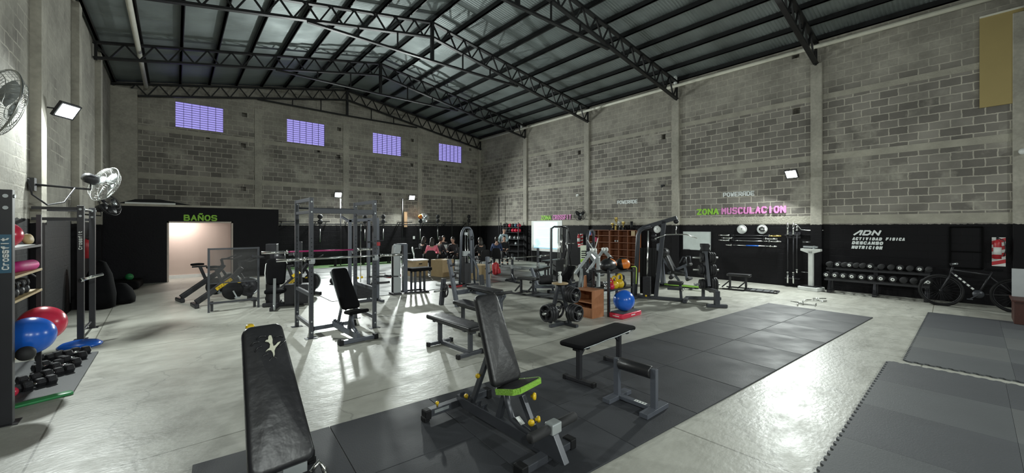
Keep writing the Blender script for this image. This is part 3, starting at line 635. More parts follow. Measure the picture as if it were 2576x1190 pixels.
flat_bench('flat black bench partly hidden behind the backrest of the green-edged bench', (4.12, 5.82), radians(0), L=1.15, legy=.42)
bF = flat_bench('low black bench with thin black legs standing at the edge of the rubber strip', (4.08, 3.06, .014), radians(-85), L=1.3, W=.33, H_=.50, pad='fabric', fm='black', legy=.46, fw=.4, brace=True, foot=.05, T=.05)
b = MB(); 
pts = [(.158, -.6, .465), (.165, -.3, .462), (.16, -.1, .466), (.168, .1, .463), (.163, .4, .465), (.155, .6, .465)]
b.tube(pts, .008, 6); b.build('worn_edge', M['silver'], bF)['label'] = 'pale worn edge of the pad'
# roller stand
t = thing('roller_stand', 'low grey stand with a black padded roller across two posts on the rubber strip', 'roller stand', (3.61, 2.27, .014), 0)
for s_, nm in ((1, 'far'), (-1, 'near')):
    y = s_*.215
    b = MB(); b.bar((0, y, .045), (0, y, .43), .05, .06); b.build('post', M['grey2'], t, .003)
    b = MB(); b.bar((-.2, y, .025), (.2, y, .025), .09, .045); b.build('foot', M['grey2'], t, .003)
    b = MB()
    for k in range(5): b.cyl((.024, y, .2+.04*k), (.027, y, .2+.04*k), .005, n=8)
    b.cyl((.025, y, .415), (.04, y, .415), .012, n=10); b.build('bolt_holes', M['black2'], t)
b = MB(); b.bar((0, -.17, .03), (0, .17, .03), .06, .04); b.build('floor_rail', M['grey2'], t, .003)
b = MB(); b.lathe([(0, 0), (.055, 0), (.062, .01), (.062, .36), (.055, .37), (0, .37)], (0, -.187, .385), (0, 1, 0), 24); b.build('roller', M['vinyl'], t)
b = MB(); b.bb(-.025, .02, -.13, .0, .0505, .052); st = b.build('sticker', M['white'], t)
b = MB()
for k in range(4): b.bb(-.012, .01, -.02-.03*k, -.012-.03*k, .0522, .0528)
b.build('sticker_marks', M['grey'], st)
# ================================================================ GENERIC GYM PARTS
def plate_mb(b, p, ax, r=.2, w=.045, n=28):
    b.lathe([(.026, 0), (r*.3, 0), (r*.34, w*.12), (r*.78, w*.12), (r*.84, 0), (r*.97, 0), (r, w*.1), (r, w*.9), (r*.97, w), (r*.84, w), (r*.78, w*.88), (r*.34, w*.88), (r*.3, w), (.026, w), (.026, 0)], p, ax, n)
    return b
def grip_mb(b, p, ax, r, w, n=28):
    """plate with three grip openings: hub, rim and three spokes"""
    ax = Vector(ax).normalized(); x, y, d = frame(ax); p = Vector(p)
    b.lathe([(r*.86, 0), (r*.97, 0), (r, w*.12), (r, w*.88), (r*.97, w), (r*.86, w), (r*.8, w*.8), (r*.8, w*.2), (r*.86, 0)], p, ax, n)
    b.lathe([(.026, 0), (r*.36, 0), (r*.4, w*.2), (r*.4, w*.8), (r*.36, w), (.026, w), (.026, 0)], p, ax, n)
    for k in range(3):
        a = 2*pi*k/3+.4; e = x*cos(a)+y*sin(a); b.bar(p+d*w*.5+e*r*.3, p+d*w*.5+e*r*.86, r*.36, w*.55)
    return b
def weight_plate(label, p, ax, r, w, group=None, name='weight_plate', grip=True, m='iron'):
    b = MB(); p = Vector(p); (grip_mb if grip else plate_mb)(b, (0, 0, 0), ax, r, w)
    o = b.build(name, M[m]); o.location = p; return tag(o, label, 'weight plate', group)
def barbell(label, p, q, shaft='chrome', sleeve=.40, r=.0145, rs=.025, group=None, name='barbell'):
    p, q = Vector(p), Vector(q); d = (q-p).normalized(); L_ = (q-p).length; mid = (p+q)/2
    t = thing(name, label, 'barbell', mid, 0, group)
    b = MB(); b.cyl(-d*(L_/2-sleeve), d*(L_/2-sleeve), r, n=12); b.build('shaft', M[shaft], t)
    for s_ in (-1, 1):
        b = MB(); b.cyl(d*s_*(L_/2-sleeve), d*s_*L_/2, rs, n=14); b.lathe([(0, 0), (rs*1.5, 0), (rs*1.5, .025), (0, .025)], d*s_*(L_/2-sleeve), d*s_, 14); b.build('sleeve', M['chrome'], t)
    return t
def dumbbell(label, p, ax, r=.07, L_=.3, hexa=False, face=None, group=None, name='dumbbell', m='rubber'):
    ax = Vector(ax).normalized(); t = thing(name, label, 'dumbbell', p, 0, group); hl = L_*.28
    b = MB(); b.cyl(-ax*(L_/2-hl), ax*(L_/2-hl), .016, n=10); b.build('handle', M['chrome'], t)
    for s_ in (-1, 1):
        b = MB(); n = 6 if hexa else 20; rr = r
        b.lathe([(0, 0), (rr*.85, 0), (rr, hl*.15), (rr, hl*.85), (rr*.85, hl), (0, hl)], ax*s_*(L_/2-hl), ax*s_, n, smooth=not hexa); h = b.build('head', M[m], t)
        if face:
            b = MB(); b.lathe([(r*.2, 0), (r*.55, 0), (r*.55, .004), (r*.2, .004), (r*.2, 0)], ax*s_*(L_/2), ax*s_, 18); b.build('white_ring', M['white'], h)['label'] = 'white ring on the end face'
    return t
# ================================================================ POWER RACK
rx0, rx1, ry0, ry1, rh = 1.72, 2.785, 7.15, 8.16, 2.34
t = thing('power_rack', 'tall dark grey power rack with two barbells laid across it', 'power rack', ((rx0+rx1)/2, (ry0+ry1)/2, 0))
cx, cy = (rx0+rx1)/2, (ry0+ry1)/2
for x in (rx0-cx, rx1-cx):
    for y in (ry0-cy, ry1-cy):
        b = MB(); b.bar((x, y, .008), (x, y, rh), .062, .062); up = b.build('upright', M['grey'], t, .003)
        b = MB(); b.bb(x-.09, x+.09, y-.06, y+.06, 0, .008); b.build('foot_plate', M['grey'], up)
        b = MB()
        for k in range(14): b.cyl((x, y-.0315, .75+.07*k), (x, y-.033, .75+.07*k), .009, n=8)
        b.build('adjustment_holes', M['black2'], up)
        for z in (rh-.07, rh-.24, .28, .1): b = MB(); b.cyl((x, y-.031, z), (x, y-.04, z), .014, n=10); b.build('bolt', M['silver'], up)
    for z, w_ in ((rh-.03, .06), (rh-.24, .05), (.72, .06), (.2, .06)):
        b = MB(); b.bar((x, ry0-cy+.03, z), (x, ry1-cy-.03, z), .045, w_); b.build('side_rail', M['grey'], t, .003)
b = MB(); b.bar((rx0-cx+.03, ry0-cy, 2.12), (rx1-cx-.03, ry0-cy, 2.12), .05, .08); b.build('cross_beam', M['grey'], t, .003)
b = MB(); b.cyl((rx0-cx+.03, ry1-cy, 2.2), (rx1-cx-.03, ry1-cy, 2.2), .018); b.build('pull_up_bar', M['grey'], t)
for x in (rx0-cx, rx1-cx):
    for y, z in ((ry0-cy-.06, 1.26), (ry1-cy+.06, 1.325)):
        sg = -1 if y < 0 else 1
        b = MB(); b.bb(x-.035, x+.035, y-.02, y+.06 if sg < 0 else y+.02, z-.02, z+.02); b.bb(x-.035, x+.035, y+sg*.035, y+sg*.045, z, z+.07); b.bb(x-.035, x+.035, y-.03, y+.03, z+.015, z+.024)
        b.build('bar_hook', M['silver'], t, .002)
barbell('long chrome barbell on the near hooks of the power rack', (1.2, ry0-.075, 1.325), (3.27, ry0-.075, 1.325), sleeve=.42)
barbell('barbell with a magenta shaft on the far hooks of the power rack', (1.17, ry1+.075, 1.39), (3.27, ry1+.075, 1.385), shaft='pink', sleeve=.42)
dumbbell('round black dumbbell with pale hub on the floor beyond the power rack', (3.95, 13.4, .1), (.4, -1, 0), r=.1, L_=.36, face=True)
# ================================================================ CABLE STATION BEHIND THE RACK
t = thing('cable_station', 'grey cable station with two uprights standing behind the power rack', 'cable machine', (3.55, 9.75, 0))
for x in (-.35, .1, .33):
    b = MB(); b.bar((x, 0, .06), (x, .0, 2.02), .07, .06); b.build('upright', M['grey2'], t, .003)
b = MB(); b.bar((-.38, 0, 2.0), (.36, 0, 2.05), .06, .07); b.bar((-.35, 0, 1.97), (-.38, .5, 2.1), .05); b.bar((-.05, 0, 2.02), (-.3, 0, 2.0), .05); b.build('top_beam', M['grey2'], t, .003)
b = MB(); b.bar((-.4, 0, .035), (.4, 0, .035), .08, .06); b.bar((.33, -.35, .03), (.33, .35, .03), .07, .06); b.bar((-.35, -.3, .03), (-.35, .3, .03), .07, .06); b.build('base_frame', M['grey'], t, .003)
b = MB(); b.cyl((.2, -.02, .1), (.2, -.02, 1.95), .01); b.cyl((-.1, -.02, .1), (-.1, -.02, 1.95), .01); b.build('guide_rod', M['chrome'], t)
b = MB()
for k in range(10): b.bb(-.18, .28, -.06, .06, .1+.035*k, .13+.035*k)
b.build('weight_stack', M['black'], t)
b = MB(); b.bar((.05, -.06, 1.48), (.36, -.3, 1.52), .03); b.build('handle_bar', M['black'], t)
b = MB(); b.bb(.29, .37, -.07, -.032, 1.38, 1.47); b.build('red_collar', M['red'], t)
b = MB(); b.cyl((.1, -.05, .62), (.75, -.3, .6), .018); b.bar((.15, -.05, .45), (.6, -.1, .45), .05); b.build('arm', M['black'], t)
knob((-.2, -.08, .62), (0, -1, 0), par=t, r=.03); knob((-.1, -.08, .63), (0, -1, 0), par=t, r=.03)
# ================================================================ GREY TOWER MACHINE WITH STOOL
t = thing('selector_machine', 'grey shrouded weight tower with a low black seat beside the path to the power rack', 'weight machine', (4.72, 10.3, 0))
b = MB(); b.bar((-.1, 0, .05), (-.1, 0, 1.34), .2, .1); b.prism([(-.2, .05), (.0, .05), (.0, .45), (-.06, .5), (-.06, 1.1), (.0, 1.2), (.0, 1.36), (-.12, 1.38), (-.18, 1.3), (-.2, 1.1)], -.11, .1, Matrix.Rotation(pi/2, 4, 'X')); b.build('shroud', M['silver'], t, .01)
b = MB(); b.bar((.14, -.02, .03), (.14, -.02, 1.38), .12, .12); b.bb(-.12, .2, -.06, .05, 1.34, 1.39); b.build('column', M['grey2'], t, .006)
b = MB(); b.cyl((.03, -.08, .3), (.03, -.08, 1.1), .008); b.cyl((.06, -.08, .3), (.06, -.08, 1.1), .008); b.build('guide_rod', M['chrome'], t)
b = MB(); b.bb(-.25, .0, -.15, .15, 0, .06); b.bar((.1, -.1, .03), (.72, -.25, .03), .07, .05); b.bar((.1, .25, .03), (.75, .2, .03), .07, .05); b.bar((.72, -.3, .03), (.72, .25, .03), .06, .05); b.build('base_frame', M['black'], t, .004)
for x, y in ((.42, -.1), (.7, -.1), (.42, .15), (.7, .15)):
    b = MB(); b.bar((x, y, .05), (x, y, .6), .05, .05); b.build('leg', M['grey'], t)
b = MB(); b.slab(.4, .4, .62, .09, .04, .02, Matrix.Translation((.3, .02, .6)) @ Matrix.Rotation(-pi/2, 4, 'Z')); b.build('seat', M['fabric'], t)
# ================================================================ LAT TOWER
t = thing('pulley_tower', 'grey pulley tower with rounded top behind the blue-grey bench press', 'cable machine', (6.95, 10.3, 0))
def arch(b, x, y, w_, h_, r): b.tube([(x-w_/2-.06, y, .05), (x-w_/2, y, h_-.25), (x-w_/2+.04, y, h_-.1), (x-w_/2+.12, y, h_-.01), (x, y, h_), (x+w_/2-.12, y, h_-.01), (x+w_/2-.04, y, h_-.1), (x+w_/2, y, h_-.25), (x+w_/2+.08, y, .05)], r, 10)
b = MB(); arch(b, 0, 0, .42, 1.83, .038); b.build('arch_frame', M['grey2'], t)
b = MB(); b.bar((.13, -.05, .4), (.1, -.05, 1.75), .07, .07); b.build('inner_column', M['grey2'], t, .004)
b = MB()
for x in (-.09, .0): b.cyl((x, -.04, .15), (x, -.04, 1.76), .01, n=8)
b.build('guide_rod', M['chrome'], t)
b = MB(); b.bb(-.16, .07, -.12, .0, .1, .72); b.bb(-.1, .1, .05, .2, .1, .9); b.build('weight_stack', M['black'], t)
b = MB(); b.lathe([(.0, -.015), (.06, -.015), (.045, 0), (.06, .015), (0, .015)], (.12, -.1, 1.5), (0, 1, 0), 18); b.build('pulley', M['grey'], t)
b = MB(); b.bb(-.2, .05, -.1, .0, .95, 1.1); b.bb(-.12, -.02, -.07, -.02, 1.6, 1.68); b.build('number_plate', M['silver'], t)
b = MB(); b.bar((-.35, 0, .03), (.42, 0, .03), .08, .06); b.bar((0, -.5, .03), (0, .3, .03), .08, .06); b.build('base_frame', M['grey'], t, .004)
b = MB(); b.tube([(-.0, -.1, 1.0), (.05, -.35, .8), (.06, -.5, .55), (.02, -.55, .2)], .035, 10); b.build('lever_arm', M['grey2'], t)
# ================================================================ BENCH PRESS STATION
t = thing('bench_press', 'blue-grey bench press with leaning uprights and a leg roller behind the green-edged bench', 'bench press', (5.42, 7.4, 0))
for s_ in (-1, 1):
    b = MB(); b.bar((s_*.46, .35, 0), (s_*.56, .55, 1.1), .07, .11, .07, .09); up = b.build('upright', M['grey2'], t, .004)
    for z in (.7, .95):
        h = MB(); h.bar((s_*(.46+.1*z/1.1), .35+.2*z/1.1-.06, z), (s_*(.46+.1*z/1.1), .35+.2*z/1.1-.14, z+.02), .05, .03); h.bar((s_*(.46+.1*z/1.1), .35+.2*z/1.1-.14, z), (s_*(.46+.1*z/1.1), .35+.2*z/1.1-.15, z+.07), .05, .015); h.build('bar_rest', M['black'], up)
    b = MB(); b.bar((s_*.62, .8, 0), (s_*.55, .8, .62), .09, .09); b.build('plate_post', M['grey'], t, .004)
    b = MB(); b.cyl((s_*.5, .75, .35), (s_*.85, .72, .35), .022); b.build('plate_horn', M['steel'], t)
b = MB(); b.bar((-.46, .38, .33), (.46, .38, .33), .08, .1); b.build('cross_beam', M['grey2'], t, .004)
b = MB(); b.bar((0, .4, .3), (0, -.55, .3), .06, .08); b.bar((0, -.55, .28), (.04, -.7, .42), .06, .06); b.build('centre_beam', M['grey2'], t, .004)
b = MB(); b.slab(.3, .27, 1.1, .07, .04, .02, Matrix.Translation((0, -.62, .38))); b.build('pad', M['vinyl'], t)
b = MB(); b.bar((.04, -.62, 0), (.04, -.62, .4), .075, .075); b.bar((.04, -.62, .18), (.04, -.78, .36), .05); b.build('front_leg', M['grey2'], t, .004)
b = MB(); b.lathe([(0, 0), (.035, 0), (.035, .48), (0, .48)], (-.2, -.72, .4), (1, 0, 0), 16); b.build('leg_roller', M['rubber'], t)
b = MB(); b.lathe([(0, 0), (.03, 0), (.03, .003), (0, .003)], (-.1, .338, .335), (0, -1, 0)); b.bb(-.16, -.04, .335, .338, .32, .35); b.build('front_badge', M['silver'], t)
weight_plate('small black weight plate on the left horn of the blue-grey bench press', (4.86, 8.13, .35), (-1, 0, 0), .17, .03)
# ================================================================ SIT-UP BENCHES
def situp(label, loc, rz, L_=1.9):
    t = thing('sit_up_bench', label, 'bench', loc, rz)
    b = MB(); b.slab(.3, .3, .62, .07, .05, .02, Matrix.Translation((0, -.35, .39)), dent=.01); b.build('pad', M['vinyl'], t)
    for y in (-.22, .2):
        b = MB(); b.bar((0, y, .03), (0, y, .39), .05); b.bar((0, y+.22, .03), (0, y, .25), .035); b.build('leg', M['black'], t)
        b = MB(); b.bar((-.25, y, .02), (.25, y, .02), .05, .035); b.build('foot', M['black'], t)
    b = MB(); b.bar((-.25, .35, .02), (-.22, -L_, .02), .045, .035); b.bar((.25, .35, .02), (.22, -L_, .02), .045, .035)
    for k in range(5): b.bar((-.24, -.3-k*(L_-.3)/4, .02), (.24, -.3-k*(L_-.3)/4, .02), .04, .03)
    b.build('floor_frame', M['black'], t)
    b = MB(); b.bb(-.2, .2, -L_+.1, -.35, .022, .034); b.build('foot_plate', M['mat2'], t)
    return t
situp('black sit-up bench with long floor frame behind the weight tree with the spray bottle', (7.42, 8.05, 0), radians(10))
situp('black sit-up bench with long floor frame near the black wall under the barbells', (12.7, 4.55, 0), radians(8), 1.0)
# ================================================================ SQUAT STAND WITH BARBELL
t = thing('squat_stand', 'black bench press stand holding a chrome barbell in front of the projection screen', 'squat stand', (9.2, 10.05, 0))
for x, h_ in ((-.6, .95), (.6, 1.1)):
    b = MB(); b.bar((x, 0, .05), (x, 0, h_), .06); b.tube([(x, 0, .3), (x-.02, -.12, .12), (x-.05, -.25, .03)], .03); up = b.build('upright', M['grey'], t)
    b = MB(); b.bar((x, -.45, .03), (x, .35, .03), .06, .05); b.build('foot', M['grey'], t)
    b = MB(); b.bar((x, -.03, .78), (x, -.12, .78), .05, .03); b.bar((x, -.12, .76), (x, -.12, .85), .05, .02); b.bar((x, -.05, .5), (x+.3, -.1, .46), .05, .05); b.bb(x-.04, x+.04, -.05, .04, .45, .58); b.build('safety_arm', M['silver'], up, .002)
b = MB(); b.bar((-.6, .3, .05), (.6, .3, .05), .06); b.build('rear_rail', M['grey'], t)
barbell('chrome barbell resting on the stand in front of the projection screen', (8.15, 9.98, .82), (10.3, 9.98, .82), sleeve=.4)
flat_bench('black flat bench with glossy top between the stand and the projection screen', (9.3, 9.4, 0), radians(-70), L=1.2, H_=.5, legy=.35)
flat_bench('black bench with a pale glossy top right below the projection screen', (10.9, 10.3, 0), radians(-80), L=1.3, H_=.62, legy=.4, fm='black')
t = thing('preacher_bench', 'black padded roller bench on a slanting grey leg left of the weight tree', 'bench', (8.1, 8.2, 0), radians(-40))
b = MB(); b.bar((-.05, .15, .05), (-.25, .3, .62), .07); b.build('slanted_leg', M['grey2'], t); b = MB(); b.lathe([(0, 0), (.12, .01), (.13, .04), (.13, .36), (.12, .4), (0, .4)], (-.05, 0, .3), (1, 0, 0)); b.build('roller', M['rubber'], t)
b = MB(); b.bb(-.2, .4, -.25, .1, .1, .15); b.bar((-.15, -.2, 0), (-.15, .1, 0.1), .05); b.bar((.35, -.2, 0), (.35, .1, .1), .05); b.build('base', M['grey2'], t)
# ================================================================ TALL MULTI STATION
t = thing('multi_station', 'dark tall cable station with hanging handles right of the projection screen', 'cable machine', (9.85, 8.95, 0), radians(-15))
for x in (-.42, -.05, .22):
    b = MB(); b.bar((x, 0, .05), (x, 0, 1.82), .06); b.build('upright', M['black'], t)
b = MB(); b.tube([(-.42, 0, 1.7), (-.40, 0, 1.8), (-.3, 0, 1.86), (.1, 0, 1.86), (.22, 0, 1.8)], .03); b.bar((.0, -.3, 1.85), (.0, .4, 1.85), .06); b.build('top_frame', M['black'], t)
b = MB(); b.bb(-.3, .0, -.1, .1, .1, .75); b.bb(.1, .4, -.1, .1, .08, .5); b.build('weight_stack', M['black2'], t)
b = MB()
for x in (-.2, -.12, .1, .16): b.cyl((x, -.05, .3), (x+.02, -.07, 1.8), .012, n=8)
b.cyl((-.1, -.1, 1.0), (-.1, -.12, 1.6), .03); b.cyl((.28, -.1, 1.3), (.28, -.3, 1.3), .015); b.cyl((.1, -.1, 1.3), (.45, -.1, 1.3), .012); b.build('guide_rod', M['chrome'], t)
b = MB(); b.bar((-.5, 0, .03), (.5, 0, .03), .08, .06); b.bar((0, -.5, .03), (0, .5, .03), .08, .06); b.build('base_frame', M['black'], t)
b = MB(); b.tube([(.2, -.1, 1.7), (.3, -.15, 1.2), (.22, -.12, .9), (.3, -.1, .5)], .02); b.tube([(-.02, -.12, 1.5), (.05, -.2, 1.1), (.0, -.15, .8)], .02); b.build('hanging_strap', M['black2'], t)
# ================================================================ WEIGHT TREE WITH SPRAY BOTTLE
TX, TY_ = 5.47, 5.02
t = thing('weight_tree', 'dark grey four-way weight tree loaded with plates under a wooden disc', 'weight tree', (TX, TY_, 0), 0)
b = MB()
for s_ in (-1, 1):
    b.bar((s_*.13, -s_*.13, .05), (s_*.02, -s_*.02, .78), .06, .05)
b.build('post', M['grey'], t, .003)
b = MB(); b.bar((-.24, .02, .03), (.3, .02, .03), .07, .05); b.bar((.14, -.3, .03), (.14, .26, .03), .07, .05); b.build('base_frame', M['grey'], t, .004)
for p, q in (((.1, -.1, .60), (.1, -.34, .60)), ((.12, -.12, .27), (.12, -.4, .27)), ((-.12, .05, .27), (-.4, .05, .27)), ((.1, .1, .27), (.1, .4, .27))):
    b = MB(); b.cyl(p, q, .024); b.build('plate_horn', M['steel'], t)
b = MB(); b.lathe([(0, 0), (.15, 0), (.155, .01), (.15, .022), (0, .022)], (0, 0, .785), (0, 0, 1), 26); b.build('top_disc', M['ply'], t)['label'] = 'round wooden top with a worn edge'
k = 0
for nm, p, ax, r, ws in (('upper right', (TX+.1, TY_-.15, .60), (0, -1, 0), .155, (.06, .05, .04)), ('lower right', (TX+.12, TY_-.17, .27), (0, -1, 0), .165, (.06, .06, .05)), ('lower left', (TX-.16, TY_+.05, .27), (-1, 0, 0), .17, (.06, .06, .05)), ('rear', (TX+.1, TY_+.12, .27), (0, 1, 0), .17, (.05,))):
    off = 0
    for i, w_ in enumerate(ws):
        weight_plate('black iron plate on the %s horn of the wooden-topped tree, %s from outside' % (nm, ['outermost', 'second', 'third'][len(ws)-1-i]), Vector(p)+Vector(ax)*off, ax, r-(.006*i), w_, 'plates on the wooden-topped tree'); off += w_+.002
t = thing('spray_bottle', 'white spray bottle standing on the wooden disc of the weight tree', 'bottle', (TX-.01, TY_-.01, .807))
b = MB(); b.lathe([(0, 0), (.034, 0), (.036, .01), (.036, .10), (.03, .125), (.014, .145), (.014, .16), (0, .16)], n=18); b.build('bottle_body', M['white'], t)
b = MB(); b.lathe([(0, .155), (.018, .155), (.018, .18), (0, .18)], n=14); b.bar((-.045, 0, .195), (.03, 0, .195), .022, .028); b.bar((-.02, 0, .19), (-.045, 0, .15), .01, .012); b.build('trigger_head', M['white'], t)
# ================================================================ WOODEN BOX AND STORAGE RACK
t = thing('wooden_box', 'reddish stained plywood box with an open shelf side next to the black storage rack', 'box', (6.56, 5.21, 0))
b = MB(); w_, d_, h_ = .38, .48, .56
b.bb(-w_/2, w_/2, -d_/2, -d_/2+.018, 0, h_); b.bb(-w_/2, w_/2, d_/2-.018, d_/2, 0, h_); b.bb(-w_/2, w_/2, -d_/2+.018, d_/2-.018, h_-.018, h_); b.bb(-w_/2, w_/2, -d_/2+.018, d_/2-.018, 0, .018); b.bb(w_/2-.018, w_/2, -d_/2+.018, d_/2-.018, .018, h_-.018)
b.build('carcass', M['mdf'], t, .002)
b = MB(); b.bb(-w_/2+.004, w_/2-.02, -d_/2+.02, d_/2-.02, .3, .318); b.bb(-w_/2+.02, -w_/2+.035, -d_/2+.02, d_/2-.02, .02, .2); b.build('shelf', M['mdf'], t)
t = thing('storage_rack', 'low black storage rack holding kettlebells and bags beside the wooden box', 'rack', (7.22, 5.08, 0))
for x in (-.43, .43):
    for y in (-.2, .2):
        b = MB(); b.bar((x, y, 0), (x, y, .97), .045); up = b.build('post', M['black'], t)
        b = MB(); b.cyl((x, y-.022, .93), (x, y-.03, .93), .01, n=8); b.cyl((x, y-.022, .6), (x, y-.03, .6), .01, n=8); b.build('bolt', M['silver'], up)
for z in (.53, .90):
    b = MB(); b.bb(-.43, .43, -.2, .2, z-.012, z); b.bar((-.43, -.2, z), (.43, -.2, z), .03, .035); b.bar((-.43, .2, z), (.43, .2, z), .03, .035); b.build('shelf', M['black'], t)
def kettlebell(label, p, m, s=1.0, group='kettlebells on the black storage rack'):
    t = thing('kettlebell', label, 'kettlebell', p, 0, group); h = .075*s
    b = MB(); b.lathe([(0, 0), (.05*s, 0), (.068*s, .02*s), (.078*s, .06*s), (.07*s, .1*s), (.045*s, .13*s), (0, .14*s)], n=20); b.build('bell', M[m], t)
    b = MB(); b.tube([(-.045*s, 0, .1*s), (-.062*s, 0, .15*s), (-.052*s, 0, .2*s), (-.02*s, 0, .215*s), (.02*s, 0, .215*s), (.052*s, 0, .2*s), (.062*s, 0, .15*s), (.045*s, 0, .1*s)], .016*s, 10); b.build('handle', M[m], t)
for lb, dx, dy, m, s_ in (('small red kettlebell at the left of the yellow ones', -.20, -.1, 'redball', .9), ('orange-red kettlebell between the red and the yellow ones', -.12, -.02, 'orange', 1.0), ('yellow kettlebell in the middle of the rack, left one of two', -.06, -.08, 'yellow', 1.2), ('yellow kettlebell, right one of two on the rack', .12, -.08, 'yellow', 1.35), ('black kettlebell at the right end of the rack shelf', .27, -.05, 'rubber', 1.2)):
    kettlebell(lb, (7.22+dx, 5.08+dy, .531), m, s_)
for k, (dx, rot) in enumerate(((-.36, .3), (-.30, -.4))):
    dumbbell('%s clear grey dumbbell standing on the rack shelf left of the kettlebells' % ['left', 'right'][k], (7.22+dx, 5.02, .62), (.1, rot, 1), r=.03, L_=.17, m='silver', group='grey dumbbells on the rack')
b = MB(); b.lathe([(0, 0), (.05, .01), (.05, .1), (.035, .16), (0, .17)], n=16); tag(base(b.build('brown_boot', M['brown']), (7.42, 5.2, .531)), 'brown bulky item behind the black kettlebell', 'item')
# bags on top
t = thing('sandbag', 'black and orange padded bag lying on top of the black storage rack, left one', 'bag', (6.98, 5.03, .905), radians(15))
def patch(c, r, sc, a0, a1, p0, p1, skew=0, n=10):
    q = MB(); vs = []
    for j in range(n+1):
        for i in range(n+1):
            ph = radians(p0+(p1-p0)*j/n); th_ = radians(a0+(a1-a0)*i/n+skew*j/n)
            vs += [Vector(c)+Vector((r*k*sc[0]*sin(ph)*cos(th_), r*k*sc[1]*sin(ph)*sin(th_), r*k*sc[2]*cos(ph))) for k in (1.012, .99)]
    I = lambda j, i, k: 2*(j*(n+1)+i)+k
    fs = [(I(j, i, k), I(j, i+1, k), I(j+1, i+1, k), I(j+1, i, k)) for k in (0, 1) for j in range(n) for i in range(n)]
    q.add(vs, fs, True); return q
b = MB(); b.ball((0, 0, .14), .14, (1.95, 1.15, 1.0)); b.build('bag_body', M['vinyl'], t)
patch((0, 0, .14), .14, (1.95, 1.15, 1.0), -110, -60, 18, 95, 35).build('orange_panel', M['orange'], t)['label'] = 'orange panel on the bag'
b = MB(); b.tube([(-.1, -.05, .28), (-.03, -.06, .31), (.1, -.05, .29), (.16, -.04, .27)], .018); b.build('handle_strap', M['black2'], t)
t = thing('sandbag', 'black and orange bag with a torn side, right one on top of the storage rack', 'bag', (7.44, 4.98, .905), radians(-5))
b = MB(); b.ball((0, 0, .135), .135, (1.3, 1.1, 1.0)); b.build('bag_body', M['vinyl'], t)
patch((0, 0, .135), .135, (1.3, 1.1, 1.0), -150, -75, 35, 130, 20).build('orange_panel', M['orange'], t)['label'] = 'orange panel on the bag'
tag(base(MB().ball((0, 0, .085), .085).build('medicine_ball', M['vinyl']), (7.7, 5.15, .905)), 'small black ball at the right end of the rack top', 'ball')
tag(base(MB().ball((0, 0, 0), .215, n=36, m=20).build('gym_ball', M['blueball']), (7.05, 4.69, .332)), 'shiny blue gym ball resting on the red step below the kettlebells', 'ball')
t = thing('aerobic_step', 'red aerobic step with a grey ribbed top under the blue gym ball', 'step', (7.12, 4.7, 0))
b = MB(); b.slab(.34, .34, .72, .1, .05, .02, Matrix.Translation((-.36, 0, 0)) @ Matrix.Rotation(-pi/2, 4, 'Z')); b.build('step_base', M['redball'], t)
b = MB(); b.slab(.30, .30, .66, .014, .04, .004, Matrix.Translation((-.33, 0, .102)) @ Matrix.Rotation(-pi/2, 4, 'Z')); b.build('step_top', M['mat2'], t)
b = MB(); b.bb(-.05, .09, -.1715, -.170, .045, .065); b.build('pale_side_mark', M['white'], t); b = MB(); b.bb(-.3615, -.360, -.09, .06, .045, .06); b.build('pale_end_mark', M['white'], t)
for k, (z, r) in enumerate(((.1, .14), (.13, .12))):
    b = MB(); b.tube([(r*cos(a)*.35, r*sin(a), r+r*cos(a+.0)*0 + r*0 + r*cos(a)) for a in [2*pi*i/20 for i in range(20)]], .022, 8, True)
    tag(base(b.build('coiled_rope', M['rubber']), (7.45+.05*k, 4.98-.1*k, z)), ['black coiled rope leaning in the lower right of the storage rack', 'second black coil in front of the other at the lower right of the storage rack'][k], 'rope')
b = MB(); b.tube([(-.08, .02, .98), (0, -.03, .985), (.03, -.04, .95), (.04, -.03, .75), (.03, -.03, .6)], .012); tag(base(b.build('resistance_band', mat('yellow_green_rubber', (.5, .7, .1), .5)), (7.66, 4.84, 0)), 'yellow-green resistance band hanging off the right end of the storage rack', 'resistance band')
b = MB(); b.slab(.1, .06, .26, .03, .02, .01, Matrix.Rotation(pi/2, 4, 'X')); tag(base(b.build('orange_cover', M['mdf']), (6.66, 5.4, .562)), 'brown rounded board standing on the wooden box', 'board')
# ================================================================ SILVER MACHINE, CONSOLE
t = thing('plate_loaded_machine', 'machine with two silver bent arms behind the black storage rack', 'weight machine', (9.0, 6.9, 0), radians(0))
for x in (-.18, .34):
    b = MB(); b.bar((x-.42, .25, .55), (x, 0, 1.18), .07); b.bar((x, 0, 1.18), (x+.16, -.1, 1.0), .09, .08); b.bar((x+.16, -.1, 1.02), (x+.16, -.1, .03), .08, .08); b.build('bent_arm', M['silver'], t, .006)
    b = MB(); b.lathe([(0, 0), (.06, 0), (.06, .05), (0, .05)], (x-.04, 0, 1.2), (.9, -.4, .1)); b.lathe([(0, 0), (.06, 0), (.06, .05), (0, .05)], (x+.06, -.04, 1.2), (.9, -.4, .1)); b.build('end_cap', M['white'], t)
b = MB(); b.bar((-.5, .3, .04), (.6, .3, .04), .08, .07); b.bar((-.5, -.3, .04), (.6, -.3, .04), .08, .07); b.bar((.0, -.3, .04), (.0, .3, .04), .08, .07); b.bar((-.9, -.3, .05), (-.5, .1, .7), .05); b.bar((-.5, .1, .7), (-.45, .25, .04), .05); b.build('base_frame', M['silver'], t, .004)
b = MB(); b.slab(.35, .3, .5, .08, .05, .02, Matrix.Translation((.1, -.1, .45)) @ Matrix.Rotation(radians(20), 4, 'X')); b.build('pad', M['vinyl'], t)
t = thing('elliptical_trainer', 'dark elliptical trainer with grey console and pale swing handles in front of the brown bookshelf', 'elliptical trainer', (9.95, 7.72, 0), radians(10))
